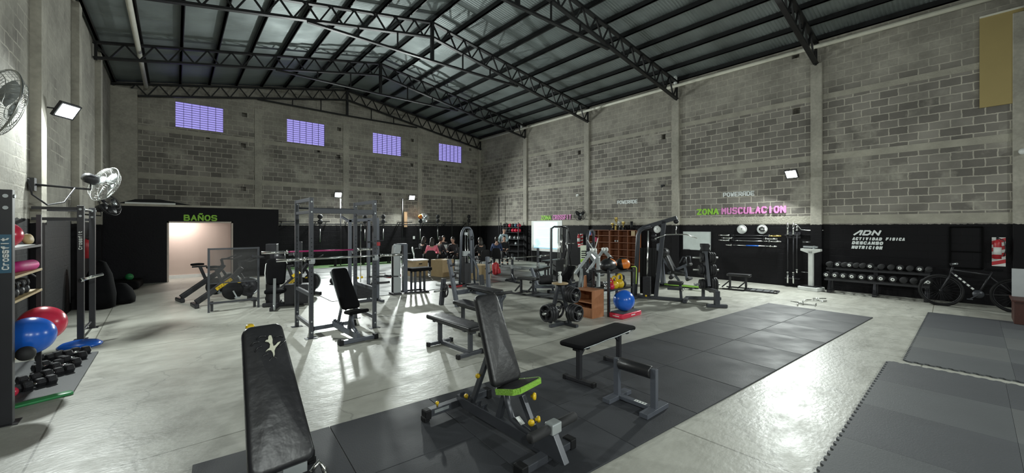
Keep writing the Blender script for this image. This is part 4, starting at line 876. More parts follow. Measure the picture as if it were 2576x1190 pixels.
b = MB(); b.bar((0, 0, .05), (0, .1, 1.35), .09); b.tube([(-.18, .1, .1), (-.19, .1, 1.5), (-.12, .1, 1.72), (.1, .1, 1.75), (.19, .1, 1.6), (.22, .1, .2)], .045); b.build('mast', M['grey'], t)
b = MB(); b.slab(.22, .5, .36, .12, .06, .03, Matrix.Translation((-.15, -.1, .75)) @ Matrix.Rotation(radians(65), 4, 'X')); b.build('console', M['silver'], t)
b = MB(); b.slab(.22, .4, .16, .1, .04, .03, Matrix.Translation((-.13, .02, 1.06)) @ Matrix.Rotation(radians(65), 4, 'X')); b.build('console_top', M['black'], t)
for p, q in (((-.48, -.05, 1.45), (-.12, -.05, 1.16)), ((.2, -.05, 1.5), (.0, -.05, 1.14))):
    b = MB(); b.cyl(p, q, .014); b.build('swing_handle', M['white'], t); 
b = MB(); b.bb(-.3, .35, -.5, .5, .0, .12); b.lathe([(0, 0), (.3, 0), (.32, .03), (.3, .12), (0, .12)], (.0, .3, .42), (1, 0, 0)); b.build('drive_housing', M['black'], t, .02)
t = adj_bench('small black incline bench left of the machine with silver arms', (8.55, 7.6, 0), radians(-75), ang=35, L=.6, W0=.3, W1=.28, pad='fabric', seatcol=None, full=False, hip=.35)
# ================================================================ LAT PULLDOWN
t = thing('lat_pulldown', 'dark grey lat pulldown tower with a long chrome bar right of the storage rack', 'cable machine', (9.35, 5.3, 0), radians(-69))
# local x runs from the weight-stack end to the seat end
b = MB(); b.tube([(-.5, 0, .05), (-.42, 0, 1.62), (-.38, 0, 1.76), (-.28, 0, 1.83), (-.1, 0, 1.88)], .055, 10); b.build('rear_column', M['grey'], t)
b = MB(); b.bar((.02, 0, .05), (.22, 0, 2.0), .1, .07); b.build('front_column', M['grey'], t, .005)
b = MB(); b.bar((-.3, 0, 1.83), (.52, 0, 2.08), .07, .1); b.build('boom', M['grey'], t, .005)
b = MB(); b.bar((-.55, 0, .04), (.75, 0, .04), .09, .07); b.bar((.72, -.28, .04), (.72, .28, .04), .09, .06); b.bar((-.45, -.28, .04), (-.45, .28, .04), .09, .06); b.build('base_frame', M['grey'], t, .006)
b = MB()
for y in (-.05, .05): b.cyl((-.2, y, .1), (-.17, y, 1.75), .011, n=8)
b.build('guide_rod', M['chrome'], t)
b = MB()
for k in range(12): b.bb(-.28, -.1, -.13, .13, .1+k*.04, .136+k*.04)
b.build('weight_stack', M['black'], t)
b = MB(); b.bb(-.4, .0, .14, .16, .1, 1.3); b.build('shroud', M['black2'], t)
for p in ((-.02, -.05, 1.62), (-.02, -.05, 1.52), (.5, 0, 1.99), (.15, 0, 1.9)):
    b = MB(); b.lathe([(.0, -.014), (.06, -.014), (.048, 0), (.06, .014), (0, .014)], p, (0, 1, 0), 18); b.build('pulley', M['black'], t)
b = MB(); b.tube([(.5, 0, 1.96), (.5, 0, 1.86)], .008, 6); b.tube([(.5, 0, 1.86), (.5, 0, 1.68)], .012, 6); b.build('cable', M['chrome'], t)
# handle bar spans along the world, roughly across the machine
b = MB(); hb = [(-.62, 0, -.1), (-.3, 0, 0), (0, 0, .01), (.3, 0, 0), (.62, 0, -.1)]
R_ = Matrix.Rotation(radians(69-25), 4, 'Z')
b.tube([(R_ @ Vector(p))+Vector((.5, 0, 1.66)) for p in hb], .014, 8); b.build('lat_bar', M['chrome'], t)
b = MB(); b.slab(.3, .3, .35, .07, .04, .02, Matrix.Translation((.5, 0, .42)) @ Matrix.Rotation(-pi/2, 4, 'Z') @ Matrix.Translation((0, -.18, 0))); b.build('seat', M['vinyl'], t)
b = MB(); b.bar((.62, 0, .06), (.6, 0, .42), .06); b.bar((.3, 0, .3), (.62, 0, .3), .06); b.build('seat_post', M['grey'], t)
b = MB(); b.lathe([(0, 0), (.05, 0), (.05, .4), (0, .4)], (.4, -.2, .6), (0, 1, 0), 16); b.build('knee_roller', M['rubber'], t)
b = MB(); b.cyl((.66, -.18, .3), (.66, .18, .3), .025); b.build('foot_bar', M['chrome'], t)
knob((-.2, -.1, .09), (0, -1, 0), par=t, r=.025)
# ================================================================ LEG CURL MACHINE
t = thing('leg_machine', 'black padded leg machine with tall grey back and lime rail behind the lat pulldown', 'weight machine', (11.75, 6.0, 0), radians(-80))
b = MB(); b.bar((-.35, 0, .05), (-.45, .0, 1.28), .08, .3, .08, .2); b.build('back_column', M['grey2'], t, .02)
b = MB(); b.bb(-.52, -.4, -.14, .14, 1.1, 1.33); b.build('top_shroud', M['grey2'], t, .03)
b = MB(); b.lathe([(0, 0), (.12, 0), (.14, .03), (.14, .22), (.12, .25), (0, .25)], (-.3, -.2, 1.05), (0, 1, 0)); b.build('head_roll', M['vinyl'], t)
b = MB(); b.slab(.34, .3, .6, .1, .06, .03, Matrix.Translation((-.05, 0, .42)) @ Matrix.Rotation(pi/2, 4, 'Z') @ Matrix.Rotation(radians(65), 4, 'X')); b.build('backrest', M['vinyl'], t)
b = MB(); b.slab(.36, .36, .4, .1, .05, .03, Matrix.Translation((.3, 0, .4)) @ Matrix.Rotation(pi/2, 4, 'Z')); b.build('seat', M['vinyl'], t)
b = MB(); b.bar((-.2, 0, .4), (.35, 0, .7), .07); b.bar((.3, .0, .7), (.35, 0, .25), .06); b.bar((-.4, 0, .9), (.2, 0, .1), .05, .06); b.build('lever_arm', M['grey2'], t)
b = MB(); b.lathe([(0, 0), (.05, 0), (.05, .4), (0, .4)], (.42, -.2, .28), (0, 1, 0), 16); b.lathe([(0, 0), (.045, 0), (.045, .3), (0, .3)], (.45, -.2, .72), (0, 1, 0), 16); b.build('leg_roller', M['rubber'], t)
for q in (-1, 1): b = MB(); b.tube([(.2, q*.2, .75), (.3, q*.22, .95), (.38, q*.22, .95), (.42, q*.2, .7)], .018); b.build('grab_handle', M['grey'], t)
b = MB(); b.bar((-.5, 0, .05), (.7, 0, .05), .08, .08); b.bar((-.45, -.35, .04), (-.45, .35, .04), .08, .07); b.bar((.55, -.3, .04), (.55, .3, .04), .08, .07); b.build('base_frame', M['grey'], t, .004)
b = MB(); b.bar((-.2, -.32, .1), (.9, -.32, .1), .09, .04); b.build('lime_rail', M['lime'], t)['label'] = 'lime green rail'
# ================================================================ SLANTED PLATE TREE
t = thing('weight_tree', 'grey slanted weight tree with black rubber plates near the black wall', 'weight tree', (10.0, 4.28, 0), radians(40))
b = MB(); b.bar((-.15, 0, .4), (.1, 0, 1.2), .08, .07); b.bar((-.15, 0, .4), (-.55, 0, .35), .001, .001); b.bar((-.7, 0, .06), (-.7, 0, .38), .12, .1); b.bar((-.7, 0, .36), (.5, 0, .3), .07, .08); b.bar((.0, 0, .33), (.18, 0, 1.25), .07, .07); b.bb(.06, .24, -.04, .04, 1.18, 1.25); b.build('post', M['grey'], t, .005)
b = MB(); b.bar((-.7, -.22, .04), (-.7, .22, .04), .09, .07); b.bar((.3, -.42, .04), (.3, .42, .04), .08, .07); b.bar((.3, 0, .04), (.3, 0, .33), .07); b.build('foot', M['grey'], t, .006)
for z in (1.08, .78, .43):
    xx = .0+.18*(z-.33)/.92
    b = MB(); b.cyl((xx, -.3, z), (xx, .3, z), .022); b.build('plate_horn', M['steel'], t)
R_ = Matrix.Translation((10.0, 4.28, 0)) @ Matrix.Rotation(radians(40), 4, 'Z')
for z, sd, r, n_, nm in ((1.08, -1, .15, 3, 'top near'), (.78, -1, .155, 3, 'middle near'), (.43, -1, .2, 3, 'bottom near'), (.78, 1, .13, 2, 'middle far'), (1.08, 1, .12, 1, 'top far'), (.43, 1, .13, 2, 'lowest far')):
    for i in range(n_):
        xx = .0+.18*(z-.33)/.92
        weight_plate('black plate on the %s horn of the slanted tree, %s' % (nm, ['innermost', 'next outwards', 'outermost'][i]), R_ @ Vector((xx, sd*(.06+.055*i), z)), R_.to_3x3() @ Vector((0, sd, 0)), r-.01*i, .05, 'plates on the slanted tree', grip=False, m='rubber')
p_ = R_ @ Vector((.15, 0, 1.252)); b = MB(); b.lathe([(0, 0), (.11, 0), (.12, .02), (.1, .06), (.12, .12), (.12, .18), (0, .18)], n=24); tag(base(b.build('plate_roll', M['rubber']), p_), 'black round roll standing on top of the slanted weight tree', 'foam roll')
# ================================================================ CHROME ATTACHMENTS ON THE FLOOR
for i, (px, py, pts, lb) in enumerate(((2030, 768, [(-.3, -.1), (-.1, .15), (.1, -.12), (.3, .1)], 'bent chrome pulldown bar lying nearest in the pile on the floor'), (2045, 760, [(-.25, .0), (-.05, .12), (.12, .12), (.3, -.05), (.1, -.1)], 'chrome row handle lying on top of the floor pile'), (2012, 765, [(-.15, .1), (0, -.1), (.16, .12)], 'short V-shaped chrome handle at the left of the floor pile'), (2058, 757, [(-.12, .02), (.2, .0)], 'straight chrome handle at the right of the floor pile'))):
    b = MB(); b.tube([(x, y, .02+.012*i) for x, y in pts], .014, 8); g = G(px, py); tag(base(b.build('chrome_bar', M['chrome']), (g[0], g[1], 0), radians(-40)), lb, 'cable attachment', 'chrome handles on the floor')
# ================================================================ BACK OF THE HALL
def gf(px, py): return G(px, py)
b = MB(); b.bb(2.95, 10.9, 10.3, 18.9, .0, .012); b.bb(10.9, 12.4, 12.6, 18.9, 0, .012)
tag(b.build('rubber_floor', M['mat3']), 'dark worn rubber flooring covering the rear training area', 'rubber floor')
b = MB(); b.bb(3.1, XR-.4, 18.9, YB-.03, .0, .014); tag(b.build('turf_strip', M['turf']), 'green turf strip along the foot of the back wall', 'turf')
# rig of bars fixed to the back wall
t = thing('wall_rig', 'long black wall rig with brackets running along the back wall at head height', 'rig', (0, YB, 1.98))
b = MB(); b.bar((3.3, -.25, .0), (13.8, -.25, .0), .05, .05); b.build('long_rail', M['black'], t)
for k in range(8):
    x = 3.6+k*1.4; b = MB(); b.bar((x, 0, .12), (x, -.55, .12), .04); b.bar((x+.55, 0, .12), (x+.55, -.55, .12), .04); b.bar((x, -.55, .12), (x+.55, -.55, .12), .04); b.bar((x, 0, -.1), (x, -.3, .1), .03); b.build('bracket', M['black'], t)
for i, (px, y0_, y1_) in enumerate(((857, 500, 690), (1012, 500, 605), (1137, 500, 600), (1255, 497, 590))):
    if px < 1200:
        x, z1 = WY(px, y0_, YB-.6); _, z0 = WY(px, y1_, YB-.6); z0 = max(z0, 0.015); P0 = (x, YB-.6)
    else: y, z1 = WX(px, y0_, XR-.35); z0 = 0; P0 = (XR-.35, y)
    b = MB(); b.cyl((0, 0, z0 if i else 0), (0, 0, z1), .024)
    if px < 1200: b.cyl((0, 0, 2.0), (0, .58, 2.0), .014)
    tag(base(b.build('vertical_pole', M['black']), P0), ['tall thin black pole below the left of the two back floodlights', 'thin black pole hanging left of the brighter back floodlight', 'thin black pole hanging above the seated group', 'thin black pole against the right wall near the back corner'][i], 'pole')
for i, (px, m_) in enumerate(((805, 0), (918, 0), (964, 0), (1057, 1), (1101, 0), (1179, 0))):
    x, z = WY(px, 545, YB-.5)
    t = thing('hanging_trainer', ['two stacked black discs over a hanging rod, left of the power rack centre', 'two stacked black discs over a rod, seen through the right side of the power rack', 'two stacked black discs over a rod, first right of the power rack', 'orange and black discs over a rod below the brighter back floodlight', 'two black discs over a rod, above the girl with papers', 'two black discs over a rod, nearest the back right corner'][i], 'training device', (x, YB-.5, 1.3), 0, 'disc-topped rods on the wall rig')
    b = MB(); b.lathe([(0, -.03), (.1, -.03), (.12, 0), (.1, .03), (0, .03)], (0, -.02, z-1.3), (0, 1, .1), 18); b.build('upper_disc', M['orange'] if m_ else M['rubber'], t)
    b = MB(); b.lathe([(0, -.03), (.1, -.03), (.12, 0), (.1, .03), (0, .03)], (0, -.02, z-1.54), (0, 1, .1), 18); b.build('lower_disc', M['rubber'], t)
    b = MB(); b.cyl((0, 0, z-1.4), (0, 0, .4), .025); b.cyl((0, 0, .75), (0, .5, .72), .012); b.build('holder', M['black'], t)
    b = MB(); b.cyl((0, -.01, .45), (0, -.01, -.15), .02); b.build('rod', M['steel'], t)
b = MB(); b.bb(-.09, .09, -.03, .03, -.42, .42); x, z = WY(1020, 552, YB-.08); tag(base(b.build('wooden_board', wood('old_timber', (.3, .18, .1), (.42, .28, .16))), (x, YB-.08, z)), 'upright timber board on the back wall beside the hanging pole', 'board')
x, z = WY(1041, 598, YB); b = MB(); b.bb(-.06, .06, -.02, 0, -.08, .08); tag(base(b.build('wall_socket', M['white'], bevel=.006), (x, YB, z)), 'white socket on the black back wall above the seated group', 'socket')
# boxes used as tables
def plyo(label, px, py, w_, d_, h_, rz=0, ztop=None, m='ply', two=False):
    x, y = G(px, py); t = thing('plyo_box', label, 'box', (x, y, 0.013), rz)
    b = MB(); b.bb(-w_/2, w_/2, -d_/2, d_/2, 0, h_); b.build('box_body', M[m], t, .004)
    b = MB(); b.bb(-.07, .07, -d_/2-.001, -d_/2+.01, h_-.14, h_-.1); b.build('hand_hole', M['black2'], t)
    if two:
        b = MB(); b.bb(-w_/2-.02, w_/2+.02, -d_/2-.02, d_/2+.02, h_, h_+.03); b.build('box_lid', M['white'], t)['label'] = 'pale board on top'
    return t
plyo('plywood box with a pale top right of the grey weight tower', 1050, 694, .62, .5, .58, two=True)
plyo('yellowish plywood box used as a table in front of the girl with papers', 1113, 695, .6, .6, .62, radians(15))
plyo('plywood box behind the pulley tower beside the long-haired person', 1208, 702, .5, .6, .5, radians(10))
# chairs
def chair(label, x, y, rz, m='black2', lm='silver'):
    t = thing('chair', label, 'chair', (x, y, .013), rz)
    b = MB(); b.slab(.44, .42, .42, .035, .06, .012, Matrix.Translation((0, -.21, .42))); b.build('seat', M[m], t)
    b = MB(); b.slab(.42, .36, .46, .03, .1, .012, Matrix.Translation((0, -.19, .46)) @ Matrix.Rotation(radians(100), 4, 'X')); b.build('backrest', M[m], t)
    for sx in (-1, 1):
        for sy in (-1, 1):
            b = MB(); b.cyl((sx*.17, sy*.16, .43), (sx*.21, sy*.22, 0), .014, n=8); b.build('leg', M[lm], t)
    return t
# people
def skin(name, verts, edges, m, parent, sub=1):
    """verts: name -> (pos, rx, ry)"""
    keys = list(verts); me = bpy.data.meshes.new(name); me.from_pydata([verts[k][0] for k in keys], [(keys.index(a), keys.index(c)) for a, c in edges], [])
    o = bpy.data.objects.new(name, me); COL.objects.link(o)
    o.modifiers.new('skin', 'SKIN').use_smooth_shade = True
    for i, k in enumerate(keys):
        sv = me.skin_vertices[0].data[i]; v = verts[k]; sv.radius = (v[1], v[2] if len(v) > 2 else v[1]); sv.use_root = (i == 0)
    if sub: o.modifiers.new('sub', 'SUBSURF').levels = sub
    dg = bpy.context.evaluated_depsgraph_get(); dg.update(); m2 = bpy.data.meshes.new_from_object(o.evaluated_get(dg)); o.modifiers.clear(); o.data = m2
    m2.materials.clear(); m2.materials.append(m)
    for p in m2.polygons: p.use_smooth = True
    o.parent = parent; return o
def person(label, loc, rz, top, legs, pose='sit', hair='hair', long_hair=False, lean=.05, look=-.2, hood=False, arms='table', s=1.0, papers=False, hair_bun=False):
    t = thing('person', label, 'person', loc, rz); t.scale = (s, s, s)
    if pose == 'sit':
        hp, cz, cy_ = .5, .52, lean
        J = dict(pel=(0, 0, .57), sp=(0, cy_*.5, .78), ch=(0, cy_, .98), nk=(0, cy_+.03, 1.13), hl=(-.1, .02, .55), hr=(.1, .02, .55), kl=(-.12, .42, .53), kr=(.13, .42, .53), al=(-.12, .40, .09), ar=(.14, .44, .09), tl=(-.12, .54, .04), tr=(.15, .58, .04))
    else:
        J = dict(pel=(0, 0, .92), sp=(0, 0, 1.14), ch=(0, .01, 1.34), nk=(0, .03, 1.5), hl=(-.1, 0, .9), hr=(.1, 0, .9), kl=(-.11, .03, .5), kr=(.12, .05, .5), al=(-.11, -.02, .09), ar=(.14, .02, .09), tl=(-.12, .12, .03), tr=(.17, .15, .03))
    c = Vector(J['ch']); J['sl'] = tuple(c+Vector((-.17, 0, .06))); J['sr'] = tuple(c+Vector((.17, 0, .06)))
    if arms == 'table': J['el'] = tuple(c+Vector((-.24, .1, -.2))); J['er'] = tuple(c+Vector((.24, .1, -.2))); J['wl'] = tuple(c+Vector((-.12, .33, -.22))); J['wr'] = tuple(c+Vector((.12, .33, -.2)))
    elif arms == 'behind': J['el'] = tuple(c+Vector((-.27, -.07, -.2))); J['er'] = tuple(c+Vector((.27, -.07, -.2))); J['wl'] = tuple(c+Vector((-.1, -.14, -.38))); J['wr'] = tuple(c+Vector((.1, -.14, -.38)))
    nk = Vector(J['nk']); hc = nk+Vector((0, .03, .14))
    V = dict(pel=(J['pel'], .13, .1), sp=(J['sp'], .12, .09), ch=(J['ch'], .14, .09), nk=(J['nk'], .05, .05), hd=(tuple(nk+Vector((0, .02, .06))), .05, .05),
             hl=(J['hl'], .085), kl=(J['kl'], .06), al=(J['al'], .038), tl=(J['tl'], .03), hr=(J['hr'], .085), kr=(J['kr'], .06), ar=(J['ar'], .038), tr=(J['tr'], .03),
             sl=(J['sl'], .055), el=(J['el'], .04), wl=(J['wl'], .027), sr=(J['sr'], .055), er=(J['er'], .04), wr=(J['wr'], .027))
    E_ = [('pel', 'sp'), ('sp', 'ch'), ('ch', 'nk'), ('nk', 'hd'), ('pel', 'hl'), ('hl', 'kl'), ('kl', 'al'), ('al', 'tl'), ('pel', 'hr'), ('hr', 'kr'), ('kr', 'ar'), ('ar', 'tr'), ('ch', 'sl'), ('sl', 'el'), ('el', 'wl'), ('ch', 'sr'), ('sr', 'er'), ('er', 'wr')]
    body = skin('body', V, E_, M['skin'], t)
    # head, face and hands are joined into the body mesh
    R = Matrix.Rotation(look, 3, 'X'); hb = MB()
    hb.ball(hc, .1, (.78, .92, 1.15), 20, 12, R); hb.ball(hc+R @ Vector((0, .03, -.06)), .065, (.8, .9, .9), 14, 8)
    hb.ball(hc+R @ Vector((0, .1, -.005)), .016, (.8, 1.3, 1.3), 10, 6)
    for sx in (-1, 1):
        hb.ball(hc+R @ Vector((sx*.078, 0, 0)), .025, (.35, .7, 1.1), 10, 6)
        w_ = Vector(J['wl' if sx < 0 else 'wr']); e_ = Vector(J['el' if sx < 0 else 'er']); d = (w_-e_).normalized(); side = d.cross(Vector((0, 0, 1))).normalized()
        hb.ball(w_+d*.045, .04, (.95, .95, .5), 10, 6)
        for k, ln in enumerate((.05, .062, .066, .058, .045)):
            if k == 0: q0 = w_+d*.02-side*sx*.035; q1 = q0+d*.035-side*sx*.03; q2 = q1+d*.025
            else: q0 = w_+d*.07+side*sx*(-.025+.016*(k-1)); q1 = q0+d*ln*.55+Vector((0, 0, -.004)); q2 = q1+d*ln*.4+Vector((0, 0, -.018))
            hb.tube([q0, q1, q2], .0085, 6)
    hm = hb.build('tmp', M['skin'])
    bm = bmesh.new(); bm.from_mesh(body.data); bm.from_mesh(hm.data); bm.to_mesh(body.data); bm.free(); bpy.data.objects.remove(hm)
    for p in body.data.polygons: p.use_smooth = True
    fb = MB()
    for sx in (-1, 1): fb.ball(hc+R @ Vector((sx*.032, .088, .015)), .009, (1.2, .6, .8), 8, 6)
    fb.build('eyes', M['black2'], t)
    fb = MB(); fb.ball(hc+R @ Vector((0, .09, -.052)), .02, (1, .4, .3), 10, 6); fb.build('mouth', M['mdf'], t)
    # hair
    h = MB(); h.ball(hc+R @ Vector((0, -.022, .022)), .108, (.84, .92, 1.1), 20, 12, R)
    if long_hair: h.ball(hc+Vector((0, -.085, -.13)), .105, (.95, .6, 1.9), 16, 10)
    if hair_bun: h.ball(hc+Vector((0, -.07, .1)), .045, (1, 1, 1), 12, 8)
    ho = h.build('hair', M[hair], t)
    bmesh_cut = bmesh.new(); bmesh_cut.from_mesh(ho.data)
    dl = [v for v in bmesh_cut.verts if (v.co-hc).dot(R @ Vector((0, 1, -.15))) > .052]
    bmesh.ops.delete(bmesh_cut, geom=dl, context='VERTS'); bmesh_cut.to_mesh(ho.data); bmesh_cut.free()
    # clothes
    g = .018
    V2 = dict(pel=(tuple(Vector(J['pel'])+Vector((0, 0, .02))), .145, .115), sp=(J['sp'], .15, .12), ch=(J['ch'], .175, .12), up=(tuple(Vector(J['nk'])-Vector((0, 0, .075))), .12, .085), nb=(tuple(Vector(J['nk'])-Vector((0, 0, .01))), .068, .062), sl=(J['sl'], .072), el=(J['el'], .056), wl=(tuple(Vector(J['el']).lerp(Vector(J['wl']), .85)), .042), sr=(J['sr'], .072), er=(J['er'], .056), wr=(tuple(Vector(J['er']).lerp(Vector(J['wr']), .85)), .042))
    skin('jacket', V2, [('pel', 'sp'), ('sp', 'ch'), ('ch', 'up'), ('up', 'nb'), ('ch', 'sl'), ('sl', 'el'), ('el', 'wl'), ('ch', 'sr'), ('sr', 'er'), ('er', 'wr')], top, t)
    V3 = dict(pel=(J['pel'], .14, .11), hl=(J['hl'], .1), kl=(J['kl'], .075), al=(tuple(Vector(J['al'])+Vector((0, 0, .03))), .055), hr=(J['hr'], .1), kr=(J['kr'], .075), ar=(tuple(Vector(J['ar'])+Vector((0, 0, .03))), .055))
    skin('trousers', V3, [('pel', 'hl'), ('hl', 'kl'), ('kl', 'al'), ('pel', 'hr'), ('hr', 'kr'), ('kr', 'ar')], legs, t)
    for q in 'lr':
        s_ = MB(); a_, b_ = Vector(J['a'+q]), Vector(J['t'+q]); m_ = (a_+b_)/2; s_.ball((m_.x, m_.y+.0, .05), .06, (.75, 2.1, .8), 14, 8, Matrix.Rotation(-.15, 3, 'Z')); s_.build('shoe', M['black2'], t)
    if papers:
        s_ = MB(); s_.box(tuple(c+Vector((.0, .4, -.12))), (.22, .005, .3), rx=radians(-40)); s_.build('sheet', M['white'], t)['label'] = 'white sheets held up'
    return t
CT = lambda n, c: mat(n, c, .85, 0, .15, 12, bump=.3, bscale=40)
ck, cp, cb, cd, cl = CT('black_cloth', (.012, .012, .014)), CT('pink_cloth', (.85, .2, .28)), CT('navy_cloth', (.03, .05, .12)), CT('dark_grey_cloth', (.04, .04, .045)), CT('light_blue_cloth', (.36, .46, .5))
def seat(px, dist_y, rz, lab, top, legs, chm='black2', **k):
    x, y = WY(px, 600, dist_y)[0], dist_y
    return x, y
S = [  # px, Y, facing, label, jacket, trousers, kwargs
 (1086, 14.2, -35, 'person in a pink jacket sitting on a black chair with their back to the camera', cp, ck, dict(long_hair=True, lean=.12)),
 (1062, 15.9, -60, 'person in dark clothes sitting left of the person in pink', ck, ck, dict(long_hair=True, lean=.1)),
 (1102, 15.3, -80, 'person with tied-up light brown hair sitting behind the person in pink', cd, ck, dict(lean=.1, hair_bun=True)),
 (1114, 17.2, 160, 'person in black facing the camera side, reading white sheets', ck, ck, dict(papers=True, lean=.1, look=-.35)),
 (1146, 14.9, 120, 'person in black and white bending over, left of the pulley tower', cd, ck, dict(lean=.2, look=-.4)),
 (1212, 13.3, -10, 'person in black with long dark hair sitting right of the pulley tower', ck, ck, dict(long_hair=True, lean=.12)),
 (1249, 13.9, -40, 'person in a blue jacket sitting on a dark chair near the corner shelves', cb, ck, dict(lean=.14)),
 (1267, 15.2, 150, 'person with a black hood sitting in front of the standing person', ck, ck, dict(long_hair=True, lean=.1)),
]
for i, (px, y, a, lab, tp, lg, kw) in enumerate(S):
    x = WY(px, 600, y)[0]; rz = radians(a)
    person(lab, (x, y, .013), rz, tp, lg, **kw)
    off = Matrix.Rotation(rz, 3, 'Z') @ Vector((0, -.07, 0))
    chair(['black chair with pale legs under the person in pink', 'dark chair under the person left of the one in pink', 'dark chair under the person with tied-up hair', 'dark chair under the person reading white sheets', 'dark chair under the person bending over', 'dark chair under the long-haired person in black', 'dark chair with pale legs under the person in blue', 'dark chair under the hooded person'][i], x+off.x, y+off.y, rz)
x = WY(1267, 600, 16.3)[0]
person('standing person in a light blue shirt facing the group, hands behind the back', (x, 16.3, .013), radians(165), cl, cd, pose='stand', arms='behind', look=-.05, s=1.0)
t = thing('chair', 'white plastic chair behind the plywood box with a pale top', 'chair', (WY(1052, 600, 17.6)[0], 17.6, .013), radians(-120))
b = MB(); b.slab(.44, .42, .42, .03, .06, .012, Matrix.Translation((0, -.21, .42))); b.build('seat', M['white'], t)
b = MB(); b.tube([(-.2, -.2, .45), (-.19, -.26, .7), (-.12, -.28, .85), (.12, -.28, .85), (.19, -.26, .7), (.2, -.2, .45)], .02); b.tube([(-.06, -.2, .45), (-.05, -.28, .85)], .02); b.tube([(.06, -.2, .45), (.05, -.28, .85)], .02); b.build('backrest', M['white'], t)
for sx in (-1, 1):
    for sy in (-1, 1): b = MB(); b.cyl((sx*.18, sy*.18, .43), (sx*.22, sy*.22, 0), .02, n=8); b.build('leg', M['white'], t)
x, y = G(1002, 672); t = thing('stool', 'pale stool partly hidden behind the grey weight tower', 'stool', (x, y, .013))
b = MB(); b.bb(-.2, .2, -.15, .15, .42, .46); b.build('seat', M['white'], t)
for sx in (-1, 1):
    for sy in (-1, 1): b = MB(); b.bar((sx*.14, sy*.1, .42), (sx*.2, sy*.14, 0), .035); b.build('leg', M['white'], t)
x, y = G(1243, 692); t = thing('backpack', 'red backpack on the floor next to the person in blue', 'bag', (x, y, .013), radians(20))
b = MB(); b.slab(.34, .28, .46, .2, .08, .07, Matrix.Rotation(radians(84), 4, 'X')); b.build('bag_body', M['red'], t)
b = MB(); b.slab(.24, .2, .2, .06, .04, .03, Matrix.Translation((0, -.19, .05)) @ Matrix.Rotation(radians(84), 4, 'X')); b.build('front_pocket', M['red'], t)
b = MB(); b.tube([(-.05, -.08, .45), (0, -.08, .52), (.05, -.08, .45)], .01); b.tube([(-.09, -.22, .28), (-.02, -.23, .3), (.09, -.21, .26)], .007); b.build('strap', M['orange'], t)
# long low bench against the back wall
b = MB(); b.bb(-1.9, 2.1, -.18, .18, .38, .44)
for k in (-1.7, -.4, .9, 1.9): b.bar((k, -.1, 0), (k, -.1, .38), .05); b.bar((k, .1, 0), (k, .1, .38), .05)
tag(base(b.build('long_bench', M['black2']), (7.4, 19.4, .014)), 'long low black bench against the black back wall behind the barbell', 'bench')
# flat things on the rubber floor
for px, py, w_, d_, m_, lb in ((988, 697, .5, .3, 'red', 'dark red-trimmed step platform left of the grey weight tower'), (1128, 716, .75, .35, 'white', 'pale flat board lying on the rubber floor behind the bench press'), (1150, 722, .5, .2, 'red', 'thin red slab lying beside the pale flat board')):
    x, y = G(px, py); t = thing('step_platform' if m_ != 'white' else 'flat_board', lb, 'platform', (x, y, .013), radians(10)); b = MB(); b.bb(-w_/2, w_/2, -d_/2, d_/2, 0, .05); b.build('base', M[m_], t); b = MB(); b.bb(-w_/2, w_/2, -d_/2, d_/2, .05, .09 if m_ == 'red' else .055); b.build('top', M['black2'] if m_ == 'red' else M['white'], t)
x, y = G(970, 690); b = MB(); b.cyl((-.5, .1, .03), (.0, 0, .03), .014); tag(base(b.build('metal_rod', M['chrome']), (x, y, .013)), 'thin chrome rod lying left of the red-trimmed step', 'rod')
b = MB(); b.prism([(-1.1, -.4), (1.1, -.4), (1.0, .4), (-1.0, .4)], 0, .012); x, y = G(1120, 740)
# ---- corner ball rack
t = thing('ball_shelf', 'black shelf unit near the back right corner with balls along its top', 'shelf', (XR-.28, 16.75, 0))
for y in (-.75, .75):
    for x in (-.2, .2): b = MB(); b.bar((x, y, 0), (x, y, 2.1), .04); b.build('post', M['black'], t)
for z in (.5, .86, 1.18, 1.55, 1.82): b = MB(); b.bb(-.2, .2, -.75, .75, z-.02, z); b.build('board', M['black'], t)
random.seed(11); cols = ['rubber', 'rubber', 'redball', 'rubber', 'teal', 'redball', 'rubber', 'rubber', 'rubber', 'redball', 'redball', 'redball']
for i in range(12):
    row = i//6; k = i % 6; y = 17.35-k*.25; z = 1.82+.11 if row == 0 else 1.55+.11
    nm = {'rubber': 'black', 'redball': 'red', 'teal': 'dark blue'}[cols[i]]
    tag(base(MB().ball((0, 0, 0), .11, n=20, m=12).build('medicine_ball', M[cols[i]]), (XR-.33, y, z)), '%s medicine ball on the %s board of the corner shelf, %s from the left' % (nm, ['top', 'second'][row], COLN[k]), 'ball', 'medicine balls on the corner shelf')
for i, (y, z, m_) in enumerate(((16.9, 1.18, 'white'), (16.5, 1.18, 'silver'), (16.2, 1.18, 'white'), (17.0, .86, 'rubber'), (16.4, .86, 'silver'))):
    b = MB(); b.lathe([(0, 0), (.06, .0), (.07, .08), (.04, .16), (0, .17)], n=14); tag(base(b.build('jar', M[m_]), (XR-.3, y, z)), 'small %s container on the %s board of the corner shelf, %s' % ({'white': 'white', 'silver': 'grey', 'rubber': 'black'}[m_], 'middle' if z > 1 else 'lower', ['leftmost', 'in the middle', 'rightmost', 'at the left', 'at the right'][i]), 'container', 'containers on the corner shelf')
